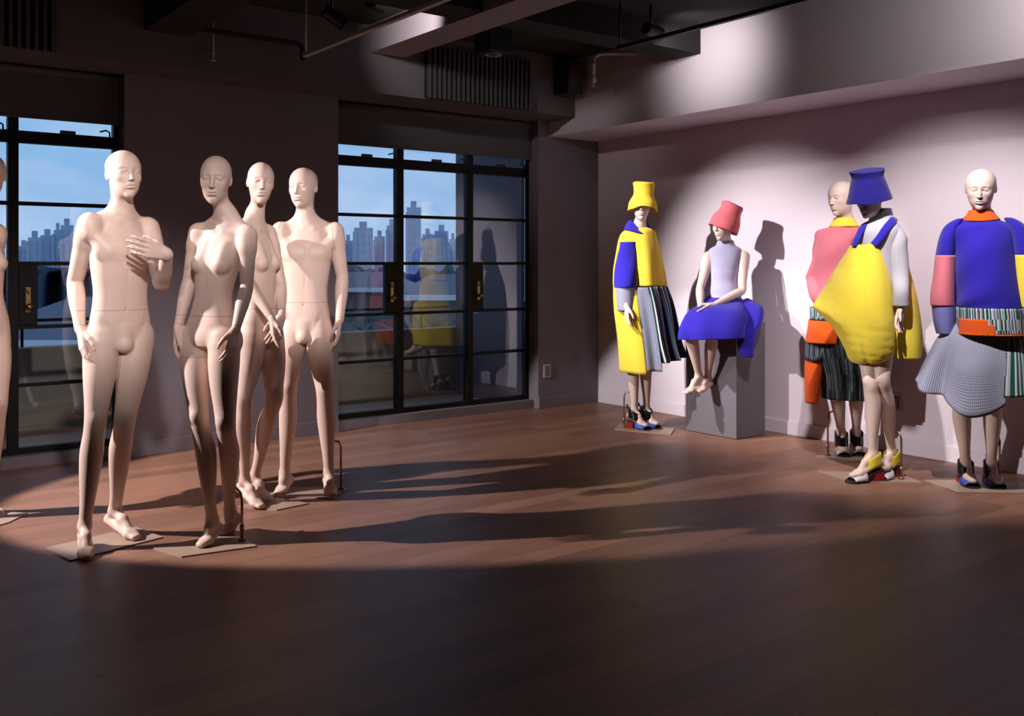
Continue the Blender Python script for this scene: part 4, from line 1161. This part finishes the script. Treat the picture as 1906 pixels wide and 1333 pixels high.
# quilted dress front: stiff kite-like panel pulled out to a point at her right
def quilt_mat():
    m = M['yellow2'].copy(); m.name = 'yellow_quilted_cloth'; N, L, b = nodes(m)
    return m
def dress(o):
    # rows from the bib to the hem; each row = points (x, y, z) round the front from her right (image left) to her left
    rows = [
        [(-.160, .08, 1.450), (-.155, -.03, 1.457), (-.125, -.12, 1.462), (-.075, -.155, 1.465), (-.012, -.155, 1.462), (.035, -.11, 1.41), (.070, -.02, 1.36)],
        [(-.238, .08, 1.34), (-.215, -.04, 1.34), (-.160, -.15, 1.34), (-.080, -.195, 1.335), (.010, -.190, 1.32), (.070, -.12, 1.29), (.095, -.01, 1.27)],
        [(-.325, .07, 1.20), (-.285, -.06, 1.20), (-.200, -.18, 1.18), (-.090, -.240, 1.17), (.030, -.220, 1.15), (.095, -.13, 1.13), (.115, -.01, 1.12)],
        [(-.405, .04, 1.072), (-.335, -.07, 1.05), (-.225, -.20, 1.01), (-.090, -.260, 1.00), (.040, -.235, .98), (.105, -.14, .98), (.120, -.01, .98)],
        [(-.285, .06, .965), (-.250, -.06, .945), (-.180, -.19, .90), (-.080, -.245, .86), (.040, -.225, .85), (.105, -.14, .86), (.120, -.01, .88)],
        [(-.198, .06, .83), (-.185, -.05, .81), (-.140, -.16, .78), (-.060, -.200, .755), (.040, -.190, .765), (.100, -.12, .80), (.115, -.01, .83)],
        [(-.168, .05, .77), (-.160, -.04, .745), (-.125, -.12, .735), (-.050, -.145, .735), (.030, -.140, .75), (.080, -.09, .785), (.100, -.01, .81)]]
    rows = [[(*turn(x, y), z) for x, y, z in r] for r in rows]
    Rr = np.array([spline(np.array(r), 7) for r in rows]); nk = Rr.shape[1]
    lin = lambda P_: np.array([P_[min(i//7, len(P_)-2)]*(1 - (i - 7*min(i//7, len(P_)-2))/7) + P_[min(i//7, len(P_)-2)+1]*((i - 7*min(i//7, len(P_)-2))/7) for i in range(7*(len(P_)-1)+1)])
    G = np.array([(lambda w: lin(Rr[:, k])*w + spline(Rr[:, k], 7)*(1-w))(max(0, 1 - k/20)) for k in range(nk)])   # columns, crisp at the pointed edge
    bm = bmesh.new(); nC, nR = G.shape[:2]
    vs = [[bm.verts.new(G[i, j]) for j in range(nR)] for i in range(nC)]
    for i in range(nC-1):
        for j in range(nR-1): bm.faces.new((vs[i][j], vs[i+1][j], vs[i+1][j+1], vs[i][j+1]))
    bmesh.ops.recalc_face_normals(bm, faces=bm.faces)
    # quilting: press shallow rows of stitching into the cloth
    bm.normal_update()
    for i in range(nC):
        for j in range(nR):
            q = vs[i][j]; t = (q.co.z + q.co.x*.10)/.052; s_ = abs((t % 1) - .5)*2
            q.co -= q.normal*(.0034*max(0, s_-.7)/.3)
            if abs(i - nC*.50) < 1.1: q.co -= q.normal*(.010 if abs(i - nC*.50) < .6 else .004)
    fr = link('dress_front', bm, M['yellow2'], o, True)
    sm = fr.modifiers.new('wadding', 'SOLIDIFY'); sm.thickness = .014; sm.offset = 0
    sb = fr.modifiers.new('smooth', 'SUBSURF'); sb.levels = 1; sb.render_levels = 1
    shell('dress_back', [(1.44, -.08, .180, -.06, .18), (1.30, -.10, .215, -.08, .22), (1.15, -.12, .255, -.10, .26), (1.02, -.12, .278, -.11, .28), (.88, -.10, .292, -.12, .29), (.765, -.08, .285, -.12, .28)],
          M['yellow2'], o, th=.012, a0=-80, a1=150, seg=60, fold=lambda a, v: .006*math.sin(math.radians(a)*6)*v)
    for pts in ([(-.015, -.162, 1.46), (.028, -.158, 1.51), (.063, -.136, 1.562), (.106, -.070, 1.614), (.115, .03, 1.630), (.10, .125, 1.58), (.09, .17, 1.45)], [(-.135, -.137, 1.457), (-.115, -.137, 1.50), (-.085, -.095, 1.568), (-.06, .0, 1.605), (-.05, .1, 1.57), (-.04, .16, 1.45)]):
        pts = [(*turn(x, y), z) for x, y, z in pts]
        Q = spline(np.array(pts), 6); bm = bmesh.new(); G = []
        for i, p in enumerate(Q):
            t = unit(Q[min(i+1, len(Q)-1)] - Q[max(i-1, 0)]); w = unit(np.cross(t, unit(np.array([p[0]-.02, p[1]-.02, .12]))))
            G.append([bm.verts.new(p + w*.022), bm.verts.new(p), bm.verts.new(p - w*.022)])
        for A_, B_ in zip(G, G[1:]):
            for k in range(2): bm.faces.new((A_[k], A_[k+1], B_[k+1], B_[k]))
        st = link('strap', bm, M['blue'], o, True); sm = st.modifiers.new('cloth', 'SOLIDIFY'); sm.thickness = .006; sm.offset = 0
dress(o)
hat(o, (-.058, -.050, 1.742), (D(-9), D(10)), [(.138, -.004), (.128, .03), (.113, .075), (.101, .115), (.093, .142), (.097, .163), (.103, .182), (.088, .186)], M['navy'], squash=.95)

# ---- figure in the blue jersey, at the right edge
F5 = Fig('d5', 'bald mannequin in a blue jersey with pink and yellow sleeves at the right edge'); J = F5.J; o = F5.o
figure_body('body', J, True, (.0036, .0052, .0026), DM, o, head=(D(-29), D(14), D(-2)), bulk=.88, bust=False, wide=1.08)
stand(o, [(-.25, .18), (-.195, -.135), (.32, -.17), (.32, .16)], ((.135, .02), (.115, .10, .32)))
shoe(o, J['anR'], J['toeR'], M['shoe_blue'], M['patent'], 'black strapped sandal with blue toe and red heel'); shoe(o, J['anL'], J['toeL'], M['shoe_blue'], M['patent'], None)
shell('jersey_body', [(1.612, -.084, .106, -.084, .088), (1.597, -.135, .152, -.10, .108), (1.56, -.185, .205, -.14, .14), (1.46, -.160, .215, -.19, .17), (1.30, -.145, .235, -.22, .18), (1.16, -.140, .262, -.235, .18), (1.085, -.138, .275, -.235, .18)],
      M['blue'], o, fold=lambda a, v: .008*math.sin(math.radians(a)*4 + v*3)*v + .008*math.sin(v*24 + math.radians(a)*3)*bell(a, -125, 40))
shell('collar', [(1.668, -.062, .085, -.070, .070), (1.645, -.075, .100, -.085, .085), (1.612, -.108, .130, -.108, .108, lambda a: -.012*bell(a, -90, 50))], M['orange'], o, th=.008, seg=48)
shell('hem_band', [(1.088, -.142, .280, -.240, .185), (1.01, -.140, .290, -.245, .185), (.935, -.138, .297, -.245, .185)], M['blocks'], o, sub=4)
shell('orange_patch', [(1.024, -.146, .295, -.251, .19, lambda a: -.030*(1 if a > -96 else 0)), (.97, -.145, .298, -.252, .19, lambda a: -.012*(1 if a > -96 else 0)), (.934, -.144, .301, -.253, .19)], M['orange'], o, a0=-150, a1=-86, seg=80, sub=4)
shell('hem_piping', [(.940, -.145, .301, -.253, .19), (.930, -.145, .301, -.253, .19)], M['orange'], o, sub=2)
for sx, cols, x0 in ((-1, ('pink', 'checkblue'), J['shR'][0]), (1, ('yellow2', 'checkblue'), J['shL'][0])):
    X = lambda l, r: (l, r) if sx < 0 else (-r + .065, -l + .065)
    yy = -.02
    sh_ = lambda nm, rows, mm: shell(nm, [(z, *X(l, r), yy-q, yy+q) for z, l, r, q in rows], M[mm], o, seg=44, fold=lambda a, v: .003*math.sin(math.radians(a)*3))
    sh_('sleeve', [(1.618, -.135, -.085, .05), (1.595, -.182, -.095, .08), (1.555, -.222, -.110, .10), (1.48, -.250, -.126, .115), (1.395, -.266, -.134, .12)], 'blue')
    sh_('lower_sleeve', [(1.398, -.268, -.132, .122), (1.28, -.280, -.130, .130), (1.16, -.298, -.130, .135), (1.095, -.298, -.130, .13)], cols[0])
    sh_('cuff', [(1.098, -.290, -.131, .125), (1.0, -.280, -.132, .12), (.925, -.262, -.136, .11)], cols[1])
shell('skirt', [(.99, -.150, .26, -.17, .16), (.90, -.250, .29, -.20, .17), (.80, -.305, .305, -.23, .19), (.70, -.355, .315, -.25, .21), (.60, -.400, .325, -.265, .23, lambda a: (.03*bell(a, 180, 25) - .03*bell(a, -140, 14) - .135*bell(a, -96, 24) - .07*bell(a, -68, 18)))],
      M['checkgrey'], o, a0=-262, a1=-58, seg=150, fold=lambda a, v: v*(.014*math.sin(math.radians(a)*7) - .085*bell(a, -131, 11)))
shell('skirt_stripe', [(.99, -.150, .26, -.17, .16), (.90, -.250, .29, -.20, .17), (.80, -.305, .305, -.23, .19), (.70, -.355, .315, -.25, .21), (.60, -.400, .325, -.265, .23, lambda a: -.02*bell(a, -60, 30))],
      M['wide'], o, a0=-60, a1=95, seg=80, fold=lambda a, v: v*.014*math.sin(math.radians(a)*7))

# ------------------------------------------------------------------ outside: terrace, town and dusk sky
M['terrace'] = mottle(mat('terrace_tiles', (.26, .24, .22), .6), 4, .12)
M['parapet'] = mottle(mat('terrace_wall', (.27, .235, .175), .8), 3, .1)
M['wing'] = mottle(mat('neighbour_wing_render', (.12, .108, .128), .85), 2, .08)
structure('trim_6', box((LEFT, 7.25, -.2), (9.0, 8.35, -.02)), M['terrace'])
structure('trim_7', box((LEFT, 8.35, -1.0), (9.0, 8.50, .68), .01), M['parapet'])
structure('trim_8', box((5.60, 7.25, -.02), (8.5, 8.35, 5.5)), M['wing'])
rl = empty('terrace_railing', (0, 8.42, .68), 0, 'thin dark railing on top of the terrace wall outside', 'railing')
link('handrail', box((LEFT, -.015, .20), (5.55, .015, .225)), M['frame'], rl)
for i in range(8): link('post', box((-1.3 + i*.93, -.01, 0), (-1.28 + i*.93, .01, .20)), M['frame'], rl)
cF, cR = (math.cos(math.radians(52.79)), math.sin(math.radians(52.79))), (math.sin(math.radians(52.79)), -math.cos(math.radians(52.79)))
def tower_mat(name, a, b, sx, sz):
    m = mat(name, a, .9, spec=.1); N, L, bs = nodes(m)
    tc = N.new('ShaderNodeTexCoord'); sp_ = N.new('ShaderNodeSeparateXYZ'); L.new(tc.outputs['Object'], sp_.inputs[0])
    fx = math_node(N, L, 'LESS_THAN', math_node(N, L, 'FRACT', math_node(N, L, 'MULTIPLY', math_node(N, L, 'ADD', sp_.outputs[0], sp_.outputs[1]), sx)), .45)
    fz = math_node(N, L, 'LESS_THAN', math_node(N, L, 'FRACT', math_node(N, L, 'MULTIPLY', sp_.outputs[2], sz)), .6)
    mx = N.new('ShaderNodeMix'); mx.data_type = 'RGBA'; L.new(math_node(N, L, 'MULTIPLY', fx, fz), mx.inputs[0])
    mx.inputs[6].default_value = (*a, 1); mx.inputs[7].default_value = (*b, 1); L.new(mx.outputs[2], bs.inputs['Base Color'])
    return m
TM = [tower_mat('hazy_tower_blue', (.44, .53, .66), (.40, .495, .63), .28, .3), tower_mat('hazy_tower_pale', (.52, .60, .72), (.46, .54, .66), .33, .3), tower_mat('hazy_tower_grey', (.46, .53, .63), (.41, .48, .59), .22, .28)]  # distance haze is mixed into these wall and window colours
def tower(ang0, ang1, top, dist, k, label, group):
    """a block of flats far off: bearings (tangents about the view axis), roof height, distance"""
    a, b = [(dist*(cF[0] + t*cR[0]), dist*(cF[1] + t*cR[1])) for t in (ang0, ang1)]
    w = math.dist(a, b); c = ((a[0]+b[0])/2, (a[1]+b[1])/2)
    t = empty('tower_block', (c[0], c[1], -25), math.atan2(b[1]-a[1], b[0]-a[0]), label, 'building', group)
    h = top + 25; d = w*.7
    bm = bmesh.new(); add_box(bm, (-w/2, 0, 0), (w/2, d, h)); add_box(bm, (-w*.5-.4, -.6, 0), (-w*.30, 0, h*.96)); add_box(bm, (w*.12, -.6, 0), (w*.34, 0, h*.96))
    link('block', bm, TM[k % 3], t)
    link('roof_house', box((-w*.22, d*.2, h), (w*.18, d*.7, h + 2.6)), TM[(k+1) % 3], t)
ORD = ['leftmost', 'second', 'third', 'fourth', 'fifth', 'sixth', 'seventh', 'eighth', 'ninth']
def skyline(lst, win):
    for i, (x0, x1, y, dist) in enumerate(lst):
        p = f'{ORD[i]} hazy tower block' if i == 0 else f'{ORD[i]} hazy tower block from the left'
        tower((x0-953)/1782, (x1-953)/1782, 1.35 + (490-y)/1782*dist, dist, i, f'{p} in the skyline beyond the {win} window', f'distant towers beyond the {win} window')
skyline([(34, 50, 458, 420), (52, 72, 442, 380), (75, 96, 438, 400), (100, 112, 428, 360), (113, 131, 419, 380), (140, 162, 447, 400), (172, 190, 455, 420)], 'left')
skyline([(640, 655, 448, 420), (659, 691, 424, 400), (697, 715, 440, 430), (720, 736, 420, 380), (757, 782, 386, 390), (786, 806, 436, 430), (809, 834, 430, 400), (836, 850, 445, 420)], 'right')
M['leaf'] = mottle(mat('dark_tree_leaves', (.06, .085, .09), .9), 3, .4)  # leaf green lightened with haze put into the colour
M['roofw'] = mat('white_roof_edge', (.6, .62, .66), .8)
M['roofd'] = mat('slate_roof', (.13, .15, .19), .8)
structure('trim_9', box((-400, 9, -25.2), (900, 900, -25)), M['roofd'])
def house(tan, dist, w, top, label):
    c = (dist*(cF[0] + tan*cR[0]), dist*(cF[1] + tan*cR[1]))
    t = empty('low_house', (c[0], c[1], -25), math.radians(-37), label, 'building', 'low houses below the terrace')
    h = top + 25
    link('wall', box((-w/2, 0, 0), (w/2, 9, h)), M['wing'], t)
    bm = bmesh.new(); vs = [bm.verts.new(v) for v in ((-w/2-.5, -.5, h), (w/2+.5, -.5, h), (w/2+.5, 9.5, h), (-w/2-.5, 9.5, h), (-w/2+2, 4.5, h+1.5), (w/2-2, 4.5, h+1.5))]
    for f in ((0, 1, 5, 4), (1, 2, 5), (2, 3, 4, 5), (3, 0, 4), (3, 2, 1, 0)): bm.faces.new([vs[i] for i in f])
    link('roof', bm, M['roofd'], t); link('eave', box((-w/2-.6, -.7, h-.35), (w/2+.6, -.5, h+.05)), M['roofw'], t)
house((150-953)/1782, 60, 9, -2.4, 'low house with a white eave beyond the left window')
house((120-953)/1782, 44, 5.5, -2.2, 'slate roofed house with white eave behind the bald male')
house((668-953)/1782, 90, 9, -1.0, 'low house with a white eave beyond the right window, left pane')
house((818-953)/1782, 70, 6, -1.0, 'low house with a white eave beyond the right window, centre pane')
def tree(tan, dist, r, top, label):
    c = (dist*(cF[0] + tan*cR[0]), dist*(cF[1] + tan*cR[1])); rnd = random.Random(int(tan*1000)+7)
    t = empty('tree', (c[0], c[1], -25), 0, label, 'tree', 'dark trees below the terrace')
    bm = bmesh.new()
    for k in range(14):
        p = Vector((rnd.uniform(-r, r), rnd.uniform(-r, r), top+25 - r*.75 + rnd.uniform(-r*.8, r*.5)))
        bmesh.ops.create_icosphere(bm, subdivisions=3, radius=r*rnd.uniform(.35, .6), matrix=Matrix.Translation(p))
    for v in bm.verts: v.co += Vector((rnd.uniform(-1, 1), rnd.uniform(-1, 1), rnd.uniform(-1, 1)))*r*.06
    link('crown', bm, M['leaf'], t); link('trunk', tube([(0, 0, 0), (0, 0, top+25-r)], .4, 8), M['leaf'], t)
tree((648-953)/1782, 52, 1.5, -1.3, 'dark tree beyond the right window, leftmost of three')
tree((708-953)/1782, 44, 1.4, -1.5, 'dark tree beyond the right window, middle of three')
tree((800-953)/1782, 50, 1.4, -1.7, 'dark tree beyond the right window, rightmost of three')
tree((60-953)/1782, 70, 2.4, -3.0, 'dark tree beyond the left window')

# treetops and low roofs in front of the towers, distance haze put into their colour
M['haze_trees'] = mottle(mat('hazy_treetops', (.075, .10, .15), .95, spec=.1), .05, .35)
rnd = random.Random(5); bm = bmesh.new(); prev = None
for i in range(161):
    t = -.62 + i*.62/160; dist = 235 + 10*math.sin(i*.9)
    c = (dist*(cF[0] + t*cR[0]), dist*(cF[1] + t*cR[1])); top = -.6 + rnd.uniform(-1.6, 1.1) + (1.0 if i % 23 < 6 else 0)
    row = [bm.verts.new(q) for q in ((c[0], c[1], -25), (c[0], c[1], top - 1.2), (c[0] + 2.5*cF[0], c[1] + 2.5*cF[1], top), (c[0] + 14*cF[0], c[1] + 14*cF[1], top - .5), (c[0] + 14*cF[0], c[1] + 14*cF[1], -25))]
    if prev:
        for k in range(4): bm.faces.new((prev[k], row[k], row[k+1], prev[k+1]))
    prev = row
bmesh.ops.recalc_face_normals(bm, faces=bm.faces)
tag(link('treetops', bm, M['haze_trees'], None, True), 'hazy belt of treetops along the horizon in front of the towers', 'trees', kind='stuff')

w = bpy.data.worlds.new('dusk'); SC.world = w; w.use_nodes = True; N, L = w.node_tree.nodes, w.node_tree.links
bg = N['Background']; tc = N.new('ShaderNodeTexCoord'); sx = N.new('ShaderNodeSeparateXYZ'); L.new(tc.outputs['Generated'], sx.inputs[0])
rp = N.new('ShaderNodeValToRGB'); L.new(sx.outputs[2], rp.inputs['Fac']); e = rp.color_ramp.elements
e[0].position = 0; e[0].color = (.21, .37, .58, 1); e[1].position = .5; e[1].color = (.10, .21, .42, 1)
q = rp.color_ramp.elements.new(.03); q.color = (.21, .385, .62, 1); q = rp.color_ramp.elements.new(.16); q.color = (.22, .40, .66, 1)
mp = N.new('ShaderNodeMapping'); mp.inputs['Scale'].default_value = (2.2, 2.2, 6.5); L.new(tc.outputs['Generated'], mp.inputs['Vector'])
nz = N.new('ShaderNodeTexNoise'); nz.inputs['Scale'].default_value = 2.4; nz.inputs['Detail'].default_value = 7; nz.inputs['Roughness'].default_value = .55; L.new(mp.outputs[0], nz.inputs['Vector'])
cr = N.new('ShaderNodeValToRGB'); L.new(nz.outputs['Fac'], cr.inputs['Fac']); cr.color_ramp.elements[0].position = .40; cr.color_ramp.elements[1].position = .64
mx = N.new('ShaderNodeMix'); mx.data_type = 'RGBA'; L.new(math_node(N, L, 'MULTIPLY', cr.outputs['Color'], .75), mx.inputs[0]); L.new(rp.outputs['Color'], mx.inputs[6]); mx.inputs[7].default_value = (.42, .52, .72, 1)
L.new(mx.outputs[2], bg.inputs['Color']); bg.inputs['Strength'].default_value = 1.42

# ------------------------------------------------------------------ lamps
M['lens'] = mat('lamp_lens', (.08, .08, .08), .15, spec=.8)
def lamp(loc, target, watts, size, blend, label, col=(1, .905, .905), radius=.03, top=None, depth=.055):
    """a black spot head on a stem, with its light just in front of the lens"""
    loc = Vector(loc); d = (Vector(target) - loc).normalized()
    o = empty('spotlight', loc, 0, label, 'spotlight', 'track spotlights')
    Mq = d.to_track_quat('-Z', 'Y').to_matrix()
    bm = bmesh.new(); add_lathe(bm, [(0, .16), (.035, .16), (.045, .15), (.048, .0), (.044, .0), (.042, .13), (0, .13)], (0, 0, 0), Mq)
    link('head', bm, M['black'], o, False)
    bm = bmesh.new(); add_lathe(bm, [(0, .128), (.041, .128), (.041, .122), (0, .124)], (0, 0, 0), Mq)
    link('lens', bm, M['lens'], o)
    c = Mq @ Vector((0, 0, .10))
    zt = (top if top is not None else CZ) - loc.z
    link('stem', tube([c, (c.x, c.y, max(zt, c.z + .08))], .010), M['black'], o, True)
    l = bpy.data.lights.new('beam', 'SPOT'); l.energy = watts; l.spot_size = math.radians(size); l.spot_blend = blend; l.color = col; l.shadow_soft_size = radius
    lo = bpy.data.objects.new('beam', l); COL.objects.link(lo); lo.parent = o
    lo.location = d*-depth; lo.rotation_euler = Mq.to_euler()
    return o
lamp((.43, 1.30, 2.98), (1.24, 4.82, 1.42), 600, 24, .95, 'black spotlight aimed at the bare male with the raised hand', radius=.07)
lamp((.80, 1.35, 2.98), (2.48, 5.20, 1.38), 850, 17, .95, 'black spotlight aimed at the rear pair of bare mannequins', radius=.07)
lamp((-.95, 3.30, 2.95), (1.05, 5.15, 1.36), 240, 30, .8, 'black spotlight aimed at the bare mannequins from the left', radius=.06)
lamp((-1.5, 6.1, 2.92), (1.95, 5.47, .80), 1600, 40, .15, 'black spotlight aimed at the bare mannequins from beside the left window')
lamp((2.95, 5.72, 2.93), (6.10, 4.95, .95), 900, 44, .85, 'black spotlight behind the bare mannequins aimed at the seated figure')
lamp((4.05, 2.70, 2.95), (5.85, 3.25, 1.0), 400, 66, .7, 'black spotlight aimed across the room at the three dressed mannequins')
lamp((5.02, 4.85, 3.0), (5.69, 4.90, 2.92), 26, 104, 1.0, 'black spotlight above the seated figure', depth=.02)
lamp((5.02, 2.10, 2.95), (5.69, 2.6, 2.80), 36, 140, 1.0, 'black spotlight above the blue jersey', depth=.02)
lamp((1.5, -2.4, 3.0), (1.6, -2.0, 0), 45, 100, .6, 'black fill spotlight added over the empty floor behind the camera', depth=.02)  # added fill: raises the ambient light by bounce off the rear floor
lamp((3.10, 5.50, 3.03), (3.6, 5.86, 3.06), 40, 70, .8, 'small black spotlight lighting the side of the ceiling beam', depth=.02)
dl = empty('ceiling_downlight', (4.36, 5.98, CZ), 0, 'square black ceiling downlight in front of the right vent grille', 'downlight')
bm = bmesh.new(); add_box(bm, (-.105, -.105, -.225), (.105, .105, 0), .006); link('housing', bm, M['black'], dl)
bm = bmesh.new(); add_lathe(bm, [(.05, -.228), (.062, -.232), (.062, -.224)]); link('ring', bm, M['pipe'], dl)
bm = bmesh.new(); add_lathe(bm, [(0, -.238), (.03, -.236), (.05, -.226)]); link('lens', bm, M['lens'], dl, True)

# ------------------------------------------------------------------ camera
cam = bpy.data.cameras.new('camera'); co = bpy.data.objects.new('camera', cam); COL.objects.link(co)
co.location = (0, 0, 1.35); co.rotation_euler = (math.pi/2, 0, math.radians(52.79 - 90))
cam.sensor_width = 36; cam.lens = 1782/1906*36; cam.shift_y = -(666.5-490)/1906; cam.clip_end = 2000; cam.clip_start = .05
SC.camera = co
SC.view_settings.view_transform = 'Standard'; SC.view_settings.look = 'None'; SC.view_settings.gamma = 1; SC.view_settings.exposure = 0
try: SC.view_settings.use_curve_mapping = False
except Exception: pass
SC.cycles.max_bounces = 8; SC.cycles.caustics_reflective = False; SC.cycles.caustics_refractive = False
